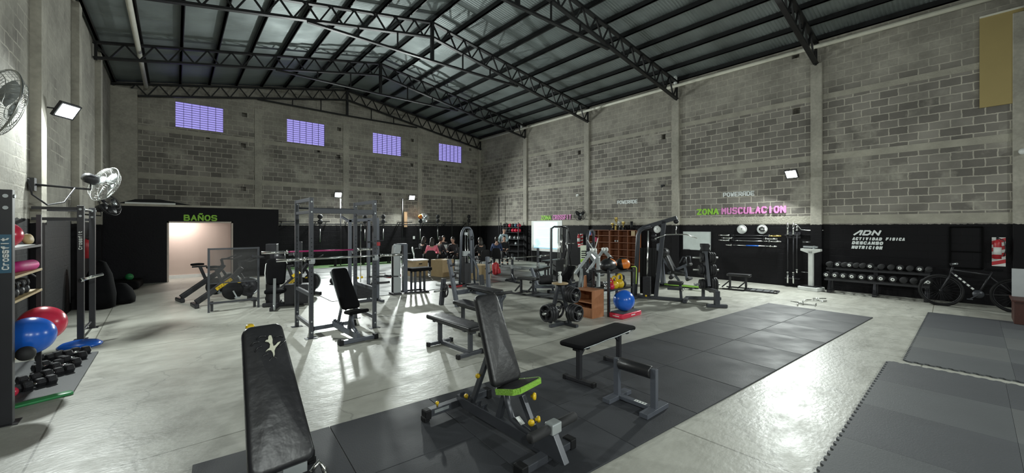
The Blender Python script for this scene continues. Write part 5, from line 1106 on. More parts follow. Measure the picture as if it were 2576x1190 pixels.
# ---- projection screen
ya, zt_ = WX(1337, 556, XR-.03); yb, _ = WX(1414, 556, XR-.03); _, zb_ = WX(1337, 630, XR-.03)
t = thing('projection_screen', 'white screen with a projected page of text under the words ZONA CROSSFIT', 'screen', (XR-.017, (ya+yb)/2, zb_))
W_ = abs(ya-yb); Hh = zt_-zb_; b = MB(); b.bb(-.015, .015, -W_/2, W_/2, 0, Hh); b.build('screen_board', M['white'], t)
b = MB(); b.bb(-.019, -.016, -W_*.36, W_*.42, Hh*.09, Hh*.96); img = b.build('projected_image', mat('projected_light', (.6, .75, .75), .6, emit=(.62, .93, .93), es=.75, var=.02), t)
b = MB(); random.seed(4)
for k in range(16):
    if k in (3, 9): continue
    z = Hh*.9-k*Hh*.049; l0 = W_*.3 if k > 1 else W_*.05; l1 = -W_*random.uniform(.1, .26); b.bb(-.021, -.0195, l1, l0, z-.006, z+.006)
b.build('page_lines', mat('grey_page_lines', (.4, .5, .5), .6, emit=(.5, .7, .7), es=.5), img)
b = MB(); b.bb(-.021, -.0195, -W_*.35, W_*.41, Hh*.09, Hh*.12); b.build('task_strip', mat('blue_strip', (.2, .4, .5), .6, emit=(.3, .6, .8), es=.6), img)
# ---- wall fan
def fan(label, loc, direction, r=.33, m='black', roll=0, scale=1, arm=None, name='wall_fan'):
    d = Vector(direction).normalized(); t = thing(name, label, 'fan', loc); Rm = d.to_track_quat('Z', 'Y').to_matrix().to_4x4()
    def put(b, nm, mm, par=t):
        o = b.build(nm, M[mm], par); o.matrix_local = Rm; return o
    b = MB(); b.tube([(r*cos(a), r*sin(a), .05) for a in [2*pi*k/36 for k in range(36)]], .009, 8, True)
    for q, zz in ((.82, .12), (.55, .145), (.3, .15), (.82, -.02), (.55, -.04)): b.tube([(r*q*cos(a), r*q*sin(a), zz) for a in [2*pi*k/28 for k in range(28)]], .003, 5, True)
    for k in range(40):
        a = 2*pi*k/40; b.tube([(.05*cos(a), .05*sin(a), .155), (r*.55*cos(a), r*.55*sin(a), .145), (r*.85*cos(a), r*.85*sin(a), .11), (r*cos(a), r*sin(a), .05), (r*.85*cos(a), r*.85*sin(a), -.02), (.07*cos(a), .07*sin(a), -.05)], .0022, 4)
    put(b, 'cage', 'steel' if m == 'steel' else m)
    b = MB(); b.lathe([(0, .15), (.05, .15), (.055, .16), (0, .165)]); put(b, 'badge', 'silver')
    for k in range(3):
        a = 2*pi*k/3+.5; bl = MB(); vs = []
        for i in range(6):
            q = .06+(r-.09)*i/5; hw = .035+.05*sin(pi*min(1, i/5*.8+.15))
            for s_ in (-1, 1): vs += [(cos(a)*q-sin(a)*s_*hw, sin(a)*q+cos(a)*s_*hw, .05+s_*.025-.002), (cos(a)*q-sin(a)*s_*hw, sin(a)*q+cos(a)*s_*hw, .05+s_*.025+.002)]
        fs = []
        for i in range(5):
            o4 = i*4; n4 = o4+4; fs += [(o4+1, o4+3, n4+3, n4+1), (o4, n4, n4+2, o4+2), (o4, o4+1, n4+1, n4), (o4+2, n4+2, n4+3, o4+3)]
        fs += [(0, 2, 3, 1), (20, 21, 23, 22)]
        bl.add(vs, fs, True); put(bl, 'blade', 'silver' if m != 'black' else 'black')
    b = MB(); b.lathe([(0, -.26), (.06, -.25), (.085, -.2), (.085, -.08), (.06, -.05), (0, -.05)], (0, 0, 0), (0, 0, 1), 20); put(b, 'motor', 'black')
    if arm:
        b = MB(); p0 = Rm @ Vector((0, 0, -.15)); b.tube([p0, p0+Vector((0, 0, -.18)), Vector(arm)+Vector((0, 0, 0))], .018); b.box(Vector(arm), (.06, .14, .2)); b.build('wall_bracket', M['black'], t)
    return t
y, z = WX(1460, 540, XR-.45)
fan('black wall fan right of the words ZONA CROSSFIT', (XR-.5, y, z), (-.6, -.9, -.15), .28, arm=(.47, .05, -.2))
x, z = WY(1066, 548, YB-.4)
fan('small dark fan below the brighter floodlight on the back wall', (x, YB-.42, z), (-.3, -1, -.2), .25, m='steel', arm=(0, .39, -.2))
# ---- flag board with extinguisher on the right wall column, banner
ya, za = WX(1454, 588, XR-.12); yb, _ = WX(1467, 588, XR-.12); _, zb_ = WX(1454, 622, XR-.12)
def ext_board(label, elabel, X, ya, yb, z0, z1):
    t = thing('extinguisher_board', label, 'sign', (X, (ya+yb)/2, z0)); W_ = abs(ya-yb); h_ = z1-z0
    b = MB(); b.bb(-.006, .006, -W_/2, W_/2, 0, h_); b.build('board', M['white'], t)
    b = MB()
    def q(z_a, z_b): b.prism([(-W_/2, z_a), (W_/2, z_b), (W_/2, z_b+h_*.13), (-W_/2, z_a+h_*.13)], -.008, -.0065, Matrix(((0, 0, 1, 0), (-1, 0, 0, 0), (0, 1, 0, 0), (0, 0, 0, 1))))
    for k in range(4): q(h_*(.02+.24*k), h_*(.12+.24*k) if k < 3 else h_*.86)
    b.build('red_stripes', M['red'], t)
    e = thing('fire_extinguisher', elabel, 'fire extinguisher', (X-.09, (ya+yb)/2+.02, z0+h_*.26)); r = min(.075, W_*.3)
    b = MB(); b.lathe([(0, 0), (r, 0), (r, .36), (r*.8, .41), (r*.3, .44), (r*.3, .47), (0, .47)], n=20); b.build('cylinder', M['red'], e)
    b = MB(); b.bar((-.02, 0, .49), (-.1, 0, .51), .02, .01); b.bar((-.02, 0, .47), (-.09, 0, .46), .02, .01); b.lathe([(0, .45), (.02, .45), (.02, .5), (0, .5)]); b.build('valve', M['black'], e)
    b = MB(); b.tube([(0, -.02, .48), (-.03, -.1, .42), (-.02, -.12, .2), (-.02, -.09, .06)], .01); b.build('hose', M['black'], e)
    b = MB(); b.lathe([(r+.001, .1), (r+.002, .1), (r+.002, .27), (r+.001, .27)], n=20); b.build('label_band', M['white'], e)
    return t
ext_board('red and white striped board behind the extinguisher left of the bookshelf', 'red fire extinguisher above the green banner', XR-.12, ya, yb, zb_, za)
y0_, z0_ = G(1463, 686)
t = thing('roll_up_banner', 'narrow green and white banner with dark stripes standing left of the brown bookshelf', 'banner', (12.75, 10.35, 0), radians(-35))
b = MB(); b.bb(-.17, .17, -.004, .004, .04, 1.1); bn = b.build('banner_sheet', mat('banner_white', (.68, .75, .6), .5), t)
b = MB(); b.prism([(-.165, .78), (.165, .98), (.165, 1.08), (-.165, .9)], -.007, -.005, Matrix.Rotation(pi/2, 4, 'X')); b.prism([(-.165, .42), (-.1, .4), (.165, .5), (.165, .6), (-.165, .52)], .005, .007, Matrix.Rotation(pi/2, 4, 'X')); b.build('lime_shapes', mat('lime_print', (.35, .6, .05), .5), bn)
b = MB()
for k in range(4): b.bb(-.13, .06, -.0075, -.0045, .58+k*.085, .62+k*.085)
b.bb(.05, .09, -.0075, -.0045, .55, .88); b.build('dark_stripes', M['black2'], bn)
lettering('banner_letter', 'V', (-.1, -.0055, .14), (1, 0, 0), .12, .2, .015, mat('banner_grey_print', (.2, .3, .2), .5), None, parent=bn, depth=.002)
b = MB(); b.bb(-.19, .19, -.08, .08, 0, .04); b.cyl((0, .02, .04), (0, .02, 1.1), .01); b.build('stand', M['silver'], t)
# ---- bookshelf
def bookcase(label, y0, y1, h_, cols_, rows_, X1=XR-.02, dp=.33):
    t = thing('bookshelf', label, 'bookshelf', (X1-dp/2, (y0+y1)/2, 0)); w_ = y1-y0; th_ = .022
    b = MB(); b.bb(-dp/2, dp/2, -w_/2, -w_/2+th_, 0, h_); b.bb(-dp/2, dp/2, w_/2-th_, w_/2, 0, h_); b.bb(-dp/2, dp/2, -w_/2, w_/2, h_-th_, h_); b.bb(dp/2-.01, dp/2, -w_/2, w_/2, 0, h_); b.build('carcass', M['brown'], t)
    for k in range(1, cols_): y = -w_/2+w_*k/cols_; b = MB(); b.bb(-dp/2+.01, dp/2-.01, y-.01, y+.01, 0, h_-th_); b.build('divider', M['brown'], t)
    for k in range(rows_): z = h_*k/rows_+.04; b = MB(); b.bb(-dp/2+.01, dp/2-.01, -w_/2+th_, w_/2-th_, z-.01, z+.01); b.build('shelf', M['brown'], t)
    return t
ya = WX(1478, 600, XR-.35)[0]; ym = WX(1533, 600, XR-.35)[0]; yb = WX(1602, 600, XR-.35)[0]
bookcase('brown wooden bookshelf, left unit beside the green banner', ym+.01, ya, 1.72, 2, 6)
bookcase('brown wooden shelf with square cubbies under the trophies', yb, ym-.01, 1.72, 3, 6)
random.seed(5)
for i in range(7):
    z = 1.72*5/6+.05 if i < 4 else 1.72*4/6+.05; h_ = random.uniform(.16, .2); c = ['blueball', 'teal', 'magenta', 'white', 'red', 'magenta', 'red'][i]
    b = MB(); b.bb(-.1, .1, -.015, .015, 0, h_); tag(base(b.build('book', M[c]), (XR-.22, ya-.12-.045*i-(.1 if i > 3 else 0), z)), '%s book on the %s shelf of the left brown unit, %s in its row' % ({'blueball': 'blue', 'teal': 'dark blue', 'magenta': 'purple', 'white': 'white', 'red': 'red'}[c], 'top' if i < 4 else 'second', COLN[i if i < 4 else i-4]), 'book', 'books in the brown bookshelf')
b = MB(); b.bb(-.06, .06, -.09, .09, 0, .22); tag(base(b.build('picture_card', M['ply']), (XR-.25, yb+.2, 1.72*5/6+.05)), 'pale picture card in the upper right cubby of the brown shelf', 'card')
for k in range(2): b = MB(); b.ball((0, 0, .05), .05, (1, 1, 1), 14, 8); tag(base(b.build('small_trophy_cup', M['silver']), (XR-.25, ym-.25-.13*k, 1.72*4/6+.05)), 'round pale object in the left cubby of the brown shelf, %s of two' % ['left', 'right'][k], 'ornament')
for i, (px, h_, m_) in enumerate(((1541, .3, 'gold'), (1550, .55, 'gold'), (1559, .36, 'silver'), (1568, .36, 'gold'))):
    y = WX(px, 575, XR-.25)[0]; t = thing('trophy', ['small gold trophy, leftmost on the brown shelf', 'tallest gold trophy on the brown shelf', 'silver trophy with a dark base on the brown shelf', 'gold trophy, rightmost of the group on the brown shelf'][i], 'trophy', (XR-.25, y, 1.72), 0, 'trophies on the shelf')
    b = MB(); b.bb(-.045, .045, -.045, .045, 0, h_*.3); b.build('plinth', M['black2'] if i != 1 else M['gold'], t)
    b = MB(); b.lathe([(0, h_*.3), (.035, h_*.3), (.012, h_*.42), (.012, h_*.55), (.05, h_*.7), (.065, h_*.95), (.06, h_), (.0, h_*.97)], n=18)
    for s_ in (-1, 1): b.tube([(0, s_*.05, h_*.7), (0, s_*.09, h_*.8), (0, s_*.06, h_*.92)], .006, 6)
    b.build('cup', M[m_], t)
y = WX(1589, 570, XR-.25)[0]; b = MB(); b.cyl((0, 0, 0), (0, 0, .36), .055); tag(base(b.build('black_tube', M['black2']), (XR-.25, y, 1.72)), 'black cylinder standing at the right end of the brown shelf top', 'tube')
# ================================================================ LEFT SIDE
t0 = thing('rig_post', 'black steel rig post with a large Crossfit label at the left edge of the photograph', 'rig', (-1.14, 8.2, 0))
t = thing('pull_up_rig', 'black steel pull-up frame with a Crossfit label reaching out from the left wall', 'rig', (-1.14, 8.2, 0))
for i, y in enumerate((-2.3, 1.33, 2.3)):
    x = -.06+.02*i*1.2
    b = MB(); b.bar((x, y, 0), (x, y, 2.2), .08, .08); up = b.build('upright', M['black'], t if i else t0, .004)
    b = MB(); b.bb(x-.08, x+.08, y-.08, y+.08, 0, .008); b.build('foot_plate', M['black'], up)
    b = MB(); b.cyl((x+.0, y-.041, 2.14), (x, y-.05, 2.14), .018, n=10); b.cyl((x+.041, y, 2.14), (x+.05, y, 2.14), .018, n=10); b.cyl((x, y-.041, 2.03), (x, y-.05, 2.03), .018, n=10); b.build('bolt', M['silver'], up)
    if i < 2:
        h0 = 1.45 if i == 0 else 1.48
        b = MB(); b.bb(x-.035, x+.035, y-.0425, y-.041, h0-.03, h0+.33); pl = b.build('label_plate', M['teal' if i == 0 else 'black'], up)
        lettering('label_text', 'Crossfit', (x+.022, y-.0426, h0), (0, 0, 1), .30, .044, .009, M['white'], None, up=(-1, 0, 0), gap=.15, parent=pl, depth=.002)
for y in (1.33, 2.3):
    for z in (2.15, 1.98): b = MB(); b.bar((-.02, y, z), (-.56, y, z), .04, .045); b.build('wall_arm', M['black'], t)
for y0_, y1_, z in ((1.33, 2.3, 2.15), (1.33, 2.3, .12)): b = MB(); b.cyl((-.03, y0_, z), (-.03, y1_, z), .018); b.build('pull_up_bar', M['steel' if z > 1 else 'black'], t)
b = MB(); b.bar((.0, 1.28, 1.0), (.0, 1.2, 1.0), .05); b.cyl((-.02, 1.15, .99), (.22, 1.3, 1.06), .024); b.lathe([(0, 0), (.032, 0), (.032, .03), (0, .03)], (-.02, 1.15, .99), (.8, .5, .2)); b.build('spotter_arm', M['chrome'], t)
# shelf unit
t = thing('storage_shelf', 'tall black shelf unit with pale boards holding balls on the left wall', 'shelf', (-1.46, 6.62, 0))
for y in (-.72, .78):
    for x in (-.2, .2): b = MB(); b.bar((x, y, 0), (x, y, 2.0), .04); b.build('post', M['black'], t)
for z in (.53, 1.10, 1.35, 1.64): b = MB(); b.bb(-.22, .23, -.7, .76, z-.025, z); b.build('board', M['shelfwood'] if z != 1.64 else M['black'], t)
SB = lambda nm, m_, p, r, lb, sc=(1, 1, 1): tag(base(MB().ball((0, 0, 0), r, sc, 28, 16).build(nm, M[m_]), p), lb, 'ball')
SB('rubber_ball', 'redball', (-1.28, 6.18, 1.64+.13), .13, 'glossy red ball on the top board of the left shelf')
SB('rubber_ball', 'magenta', (-1.45, 6.75, 1.64+.15), .15, 'dark red ball behind the glossy red one on the left shelf')
b = MB(); b.lathe([(0, -.02), (.055, -.02), (.06, 0), (.055, .02), (0, .02)], (0, 0, 0), (1, -.4, .2)); tag(base(b.build('cream_disc', M['shelfwood']), (-1.25, 6.86, 1.64+.075)), 'cream coloured disc leaning beside the red balls on the left shelf', 'disc')
SB('rubber_ball', 'teal', (-1.3, 6.13, 1.35+.095), .095, 'dark blue-green ball on the second board of the left shelf')
b = MB(); b.cyl((-.05, -.3, .06), (.05, .3, .06), .06, n=18); tag(base(b.build('rolled_mat', M['magenta']), (-1.32, 6.85, 1.35)), 'magenta rolled mat on the second board of the left shelf', 'mat')
b = MB(); b.slab(.12, .1, .18, .06, .03, .02); tag(base(b.build('folded_cloth', M['orange']), (-1.3, 6.0, 1.35)), 'small orange item at the near end of the second board', 'cloth')
for i in range(6):
    kettlebell('small grey kettlebell on the third board of the left shelf, %s from the near end' % COLN[i], (-1.32, 6.02+.2*i, 1.1), 'iron', .75, 'small kettlebells on the left shelf')
tag(base(MB().ball((0, 0, 0), .2, (1, 1, 1), 36, 20).build('gym_ball', M['redball']), (-1.16, 6.95, .735)), 'large pinkish red gym ball on the lowest board of the left shelf', 'ball')
tag(base(MB().ball((0, 0, 0), .19, (1, 1, 1), 36, 20).build('gym_ball', M['blueball']), (-1.14, 6.33, .725)), 'large blue gym ball in front of the red one on the left shelf', 'ball')
SB('rubber_ball', 'rubber', (-1.12, 6.08, .53+.07), .07, 'black ball at the near end below the blue gym ball')
# mat with dumbbells
b = MB(); b.bb(-1.68, -.86, 6.5, 8.4, 0, .016); o = b.build('exercise_mat', M['mat2']); tag(o, 'grey interlocking mat with dumbbells on it by the left shelf', 'mat')
random.seed(9)
dbs = [(70, 985, 0), (98, 978, 1), (118, 955, 0), (146, 948, 1), (140, 925, 1), (165, 930, 1), (150, 905, 0), (182, 912, 1), (178, 888, 1), (205, 882, 1), (150, 882, 0), (120, 932, 0), (85, 962, 0)]
for i, (px, py, f) in enumerate(dbs):
    x, y = G(px, py); y = min(max(y, 6.6), 8.3)
    dumbbell('hexagonal black dumbbell lying on the grey mat, %s from the near edge' % (COLN+['twelfth', 'thirteenth'])[i], (max(-1.6, x), y, .016+.05), (.85, .5+.1*random.random(), 0), r=.052+.012*f, L_=.27, hexa=True, group='dumbbells on the left mat', m='iron')
b = MB(); b.lathe([(0, 0), (.24, 0), (.25, .02), (.2, .06), (.1, .085), (0, .09)], n=32); tag(base(b.build('balance_disc', M['blueball']), (-1.12, 9.02, 0)), 'blue balance dome on the floor between the dumbbells and the rig', 'balance dome')
x, y = G(28, 1000); SB('rubber_ball', 'redball', (x, y, .055), .055, 'small red ball on the floor at the near left')
b = MB(); b.slab(.1, .12, .45, .03, .03, .012); x, y = G(20, 1030); tag(base(b.build('green_strap', M['green']), (x, y, 0), radians(-70)), 'dark green flat item on the floor at the near left', 'item')
# fans
x = XL; fan('black and silver wall fan above the pull-up rig, seen from the side', (-.98, 9.9, 2.62), (.78, .5, -.35), .32, m='steel', arm=(-.72, -.3, -.1), name='wall_fan')
fan('wall fan cut by the left edge of the photograph', (-1.28, 5.75, 2.98), (.8, .55, -.2), .34, m='steel', arm=(-.42, -.2, -.1))
fan('small dark fan on the left wall behind the pull-up rig', (-1.2, 13.2, 2.35), (.6, -.4, .3), .26, m='black', arm=(-.5, .1, -.2))
b = MB(); b.tube([(0, 0, 0), (.02, .1, -.22), (.12, .4, -.36), (.25, .7, -.3), (.35, .85, -.05)], .012); tag(base(b.build('power_cable', M['black']), (-1.62, 8.9, 2.55)), 'black cable sagging from the left wall to the fan', 'cable')
b = MB(); b.tube([(0, 0, 0), (.1, .5, -.3), (.15, 1.1, -.5), (.1, 1.4, -1.3)], .012); tag(base(b.build('power_cable', M['black']), (-1.62, 7.4, 1.65)), 'black cable hanging behind the rig on the left wall', 'cable')
# extinguisher and dark bags beyond
e = thing('fire_extinguisher', 'red fire extinguisher hanging in the dark left corner', 'fire extinguisher', (XL+.087, 14.2, 1.08))
b = MB(); b.lathe([(0, 0), (.085, 0), (.085, .38), (.06, .44), (.02, .46), (0, .5)], n=20); b.build('cylinder', M['red'], e); b = MB(); b.bar((-.02, 0, .5), (.08, 0, .53), .02); b.tube([(0, 0, .48), (.1, -.02, .4), (.1, -.02, .12)], .012); b.build('valve', M['black'], e)
b = MB(); b.bb(-.01, .01, -.14, .14, 0, .3); o = tag(base(b.build('extinguisher_sign', M['red']), (XL+.01, 14.2, 1.62)), 'small sign above the extinguisher in the left corner', 'sign')
b = MB(); b.lathe([(0, 0), (.05, 0), (.05, .005), (0, .005)], (.011, 0, .2), (1, 0, 0), 18); b.bb(.011, .014, -.07, .07, .05, .08); b.build('pictogram', M['white'], o)
for x, y, s_, h_, lb in ((-1.3, 12.9, .26, 1.1, 'tall black covered equipment leaning in the dark left corner'), (-1.0, 13.4, .26, .5, 'black bulging bag on the floor in the left corner')):
    b = MB(); b.lathe([(0, 0), (s_, .02), (s_*1.05, h_*.3), (s_*.8, h_*.7), (s_*.4, h_*.95), (0, h_)], n=18); tag(base(b.build('black_bag', M['fabric']), (x, y, 0)), lb, 'bag')
SB('rubber_ball', 'green', (-1.05, 16.6, .34), .1, 'green ball lying on the dark pile left of the bathroom opening')
b = MB(); b.slab(.7, .8, 1.1, .25, .1, .08); tag(base(b.build('dark_bench', M['fabric']), (-1.15, 16.0, 0)), 'low dark padded stack left of the bathroom opening', 'pad')
b = MB(); b.tube([(.2*cos(a), .2*sin(a), .02) for a in [2*pi*k/24 for k in range(24)]], .016, 8, True); x, y = G(388, 709); tag(base(b.build('steel_ring', M['steel']), (x, y, 0)), 'grey ring lying on the floor left of the bathroom opening', 'ring')
# on the bathroom roof
b = MB(); b.bb(-.62, .62, -.1, .1, 0, .06); x = WY(380, 515, YW+.25)[0]; tag(base(b.build('pale_plank', M['white']), (x, YW+.25, 2.6)), 'pale plank lying on the roof edge of the bathroom block', 'plank')
b = MB(); b.prism([(-1, 0), (1.1, 0), (.6, .1), (.1, .2), (-.5, .18)], -.15, .15, Matrix.Rotation(pi/2, 4, 'X')); tag(base(b.build('dark_scrap', M['black2']), (x+.1, YW+.75, 2.602)), 'dark scrap heap behind the pale plank on the bathroom roof', 'scrap')
# ---- upright frame in front of the bikes
xa, ya = G(525, 787); xb, yb = G(650, 773); h_ = 1.39
t = thing('mesh_frame', 'thin black rectangular frame with a dark mesh panel in front of the spinning bike', 'frame', ((xa+xb)/2, (ya+yb)/2, 0)); w2 = (xb-xa)/2
for s_ in (-1, 1): b = MB(); b.bar((s_*w2, 0, 0), (s_*w2, 0, h_), .04); b.build('post', M['grey'], t)
for z_, q in ((h_-.02, .035), (.62, .02), (.2, .035)): b = MB(); b.bar((-w2, 0, z_), (w2, 0, z_), q); b.build('rail', M['grey'], t)
for s_ in (-1, 1): b = MB(); b.bar((s_*(w2-.06), .12, 0), (s_*(w2-.06), .12, .22), .05); b.bar((s_*(w2-.06), .12, .2), (s_*w2, 0, .2), .04); b.build('support_leg', M['black'], t)
mm = bpy.data.materials.new('dark_mesh_cloth'); mm.use_nodes = True; nt = mm.node_tree; tr = nt.nodes.new('ShaderNodeBsdfTransparent'); mi = nt.nodes.new('ShaderNodeMixShader'); mi.inputs[0].default_value = .28
nt.nodes['Principled BSDF'].inputs['Base Color'].default_value = (.1, .1, .1, 1); nt.links.new(tr.outputs[0], mi.inputs[1]); nt.links.new(nt.nodes['Principled BSDF'].outputs[0], mi.inputs[2]); nt.links.new(mi.outputs[0], nt.nodes['Material Output'].inputs[0])
b = MB(); b.bb(-w2+.02, w2-.02, -.002, .002, .63, h_-.03); b.build('mesh_panel', mm, t)
# ---- spinning bikes
def spin_bike(label, loc, rz, accent=True):
    t = thing('spinning_bike', label, 'exercise bike', loc, rz, )
    b = MB(); b.bar((-.62, 0, .1), (.1, 0, .62), .11, .12); b.bar((.1, 0, .62), (.28, 0, .85), .1, .1); b.bar((-.1, 0, .46), (.5, 0, .1), .07, .08); b.bar((.25, 0, .7), (.42, 0, .36), .05, .06); b.build('frame', M['black'], t, .015)
    b = MB(); b.bar((-.64, -.26, .045), (-.64, .26, .045), .09, .09); b.build('rear_foot', M['black'], t, .02)
    b = MB(); b.bar((.5, -.26, .045), (.5, .26, .045), .09, .09); b.build('front_foot', M['black'], t, .02)
    b = MB(); b.lathe([(.0, -.05), (.05, -.05), (.06, -.025), (.2, -.022), (.235, -.03), (.24, 0), (.235, .03), (.2, .022), (.06, .025), (.05, .05), (0, .05)], (.42, 0, .36), (0, 1, 0), 36); fw = b.build('flywheel', M['black'], t)
    b = MB(); b.tube([(.42+.222*cos(a), -.034, .36+.222*sin(a)) for a in [radians(-60+8*k) for k in range(19)]], .018, 8); b.build('rim_band', M['silver'], fw)['label'] = 'pale band round the flywheel'
    b = MB(); b.lathe([(0, -.08), (.2, -.08), (.22, -.06), (.22, -.045), (0, -.04)], (.08, 0, .3), (0, 1, 0), 30); b.build('crank_cover', M['black2'], t)
    b = MB(); b.bar((.08, -.1, .3), (.15, -.11, .14), .03); b.bb(.1, .2, -.2, -.12, .12, .15); b.bar((.08, .1, .3), (.01, .11, .46), .03); b.bb(-.04, .06, .12, .2, .45, .48); b.build('pedal', M['silver'], t)
    b = MB(); b.bar((-.12, 0, .5), (-.24, 0, .84), .06); b.bar((-.4, 0, .84), (-.1, 0, .84), .04); b.build('seat_post', M['black'], t)
    b = MB(); b.slab(.17, .05, .27, .05, .024, .015, Matrix.Translation((-.42, 0, .87)) @ Matrix.Rotation(-pi/2, 4, 'Z')); b.build('saddle', M['fabric'], t)
    b = MB(); b.bar((.26, 0, .8), (.22, 0, 1.0), .05); b.bar((.22, 0, 1.0), (.4, 0, 1.0), .04); b.tube([(.62, -.2, 1.08), (.42, -.22, 1.0), (.36, -.1, 1.0), (.36, .1, 1.0), (.42, .22, 1.0), (.62, .2, 1.08)], .016); b.build('handlebar', M['black'], t)
    if accent:
        b = MB(); b.bar((-.25, -.062, .37), (.06, -.062, .59), .008, .075); b.bar((.0, -.07, .44), (.25, -.06, .5), .01, .03); pl = b.build('yellow_panel', M['yellow'], t)
        b = MB()
        for k in range(6): b.bar((-.2+.045*k, -.069, .395+.032*k), (-.19+.045*k, -.069, .43+.032*k), .003, .012)
        b.build('panel_lettering', M['black2'], pl)
    return t
x0_, y0_ = G(483, 772); 
spin_bike('black spinning bike with a yellow panel behind the mesh frame', (.98, 11.75, 0), radians(8))
spin_bike('second black spinning bike behind the first, its saddle in front of the bathroom opening', (.72, 12.9, 0), radians(12), False)
spin_bike('third black spinning bike with yellow stripe left of the power rack', (2.45, 11.6, 0), radians(20))
# ---- dark padded machine
t = thing('chest_press_machine', 'black padded machine with white piping left of the power rack', 'weight machine', (1.86, 10.5, 0), radians(-20))
b = MB(); b.slab(.36, .42, .6, .1, .08, .03, Matrix.Translation((-.05, -.1, .52)) @ Matrix.Rotation(radians(82), 4, 'X')); pd = b.build('backrest', M['fabric'], t)
b = MB(); b.tube([(-.25, -.17, .55), (-.27, -.16, .8), (-.26, -.12, 1.0), (-.16, -.1, 1.1)], .01); b.tube([(.17, -.14, 1.0), (.14, -.12, 1.1)], .01); b.build('piping', M['white'], pd)['label'] = 'white piping'
b = MB(); b.slab(.4, .4, .35, .09, .06, .03, Matrix.Translation((-.05, -.4, .35))); b.build('seat', M['fabric'], t)
b = MB(); b.bar((-.35, 0, .05), (.5, 0, .05), .1, .08); b.bar((-.05, -.6, .04), (-.05, .4, .04), .1, .08); b.bar((.4, .1, .05), (.4, .1, 1.5), .09, .09); b.bar((-.05, .05, .05), (-.05, .0, 1.15), .08); b.bb(-.32, -.1, .15, .4, .05, 1.45); b.bb(.1, .6, -.1, .2, .05, .5); b.build('frame', M['black'], t, .01)
b = MB(); b.bar((.0, -.62, .12), (.0, -.58, .72), .05, .03); b.cyl((.0, -.62, .03), (.0, -.62, .14), .02); b.build('adjuster_post', M['silver'], t)
b = MB(); b.bar((-.3, .0, 1.15), (-.5, -.2, 1.2), .05); b.bar((.2, 0, 1.2), (.35, -.3, 1.25), .05); b.lathe([(0, 0), (.1, 0), (.1, .2), (0, .2)], (-.1, 0, 1.15), (1, 0, 0)); b.build('press_arm', M['black'], t)
b = MB(); b.box((.35, -.12, .75), (.18, .02, .07), ry=-.6); b.build('yellow_badge', M['yellow'], t)
# ================================================================ RIGHT WALL AND SIDE
def wx(px, py, off=0): return WX(px, py, XR-off)
ya, z1 = wx(1719, 583, .03); yb, _ = wx(1787, 583, .03); _, z0 = wx(1719, 627, .03)
t = thing('whiteboard', 'white whiteboard on the black wall behind the slanted weight tree', 'whiteboard', (XR-.02, (ya+yb)/2, z0)); W_ = abs(ya-yb); h_ = z1-z0
b = MB(); b.bb(-.012, .012, -W_/2, W_/2, 0, h_); b.build('board', mat('board_white', (.62, .68, .66), .25), t)
b = MB(); b.bb(-.016, .012, -W_/2-.01, -W_/2, 0, h_); b.bb(-.016, .012, W_/2, W_/2+.01, 0, h_); b.bb(-.016, .012, -W_/2-.01, W_/2+.01, h_, h_+.01); b.bb(-.016, .012, -W_/2-.01, W_/2+.01, -.01, 0); b.build('rim', M['silver'], t)
b = MB(); b.bb(-.05, 0, W_/2-.25, W_/2-.02, -.02, .01); b.build('tray', M['black'], t)
def disc(px, lb, art):
    y, z = wx(px, 577, .03); t = thing('round_sign', lb, 'sign', (XR-.01, y, z)); r = .15
    b = MB(); b.lathe([(0, 0), (r, 0), (r, .02), (0, .02)], (0, 0, 0), (-1, 0, 0), 36); b.build('disc', M['white'], t)
    b = MB(); f = -.023
    if art == 'fist':
        for k in range(4): b.bb(f, f+.003, -.07+.038*k, -.04+.038*k, .0+(.02 if k in (1, 2) else 0), .07+(.02 if k in (1, 2) else 0))
        b.bb(f, f+.003, -.08, .07, -.05, -.01); b.bb(f, f+.003, -.06, .05, -.08, -.06); b.bb(f, f+.003, .05, .09, -.03, .03)
    else: b.bb(f, f+.003, -.006, .006, -.02, .03); b.bar((f, 0, .03), (f, .02, .045), .003, .008); b.bar((f, 0, .03), (f, -.02, .045), .003, .008)
    b.build('emblem', M['black2'], t)
    b = MB(); b.tube([(-.021, r*.93*cos(a), r*.93*sin(a)) for a in [2*pi*k/36 for k in range(36)]], .0035, 5, True); b.build('edge_ring', M['silver'], t)
disc(1653, 'white round sign seen through the lat pulldown', 'bird'); disc(1866, 'white round sign with a tiny emblem, left of the two above the wall barbells', 'bird'); disc(1917, 'white round sign with a dark fist-like emblem above the wall barbells', 'fist')
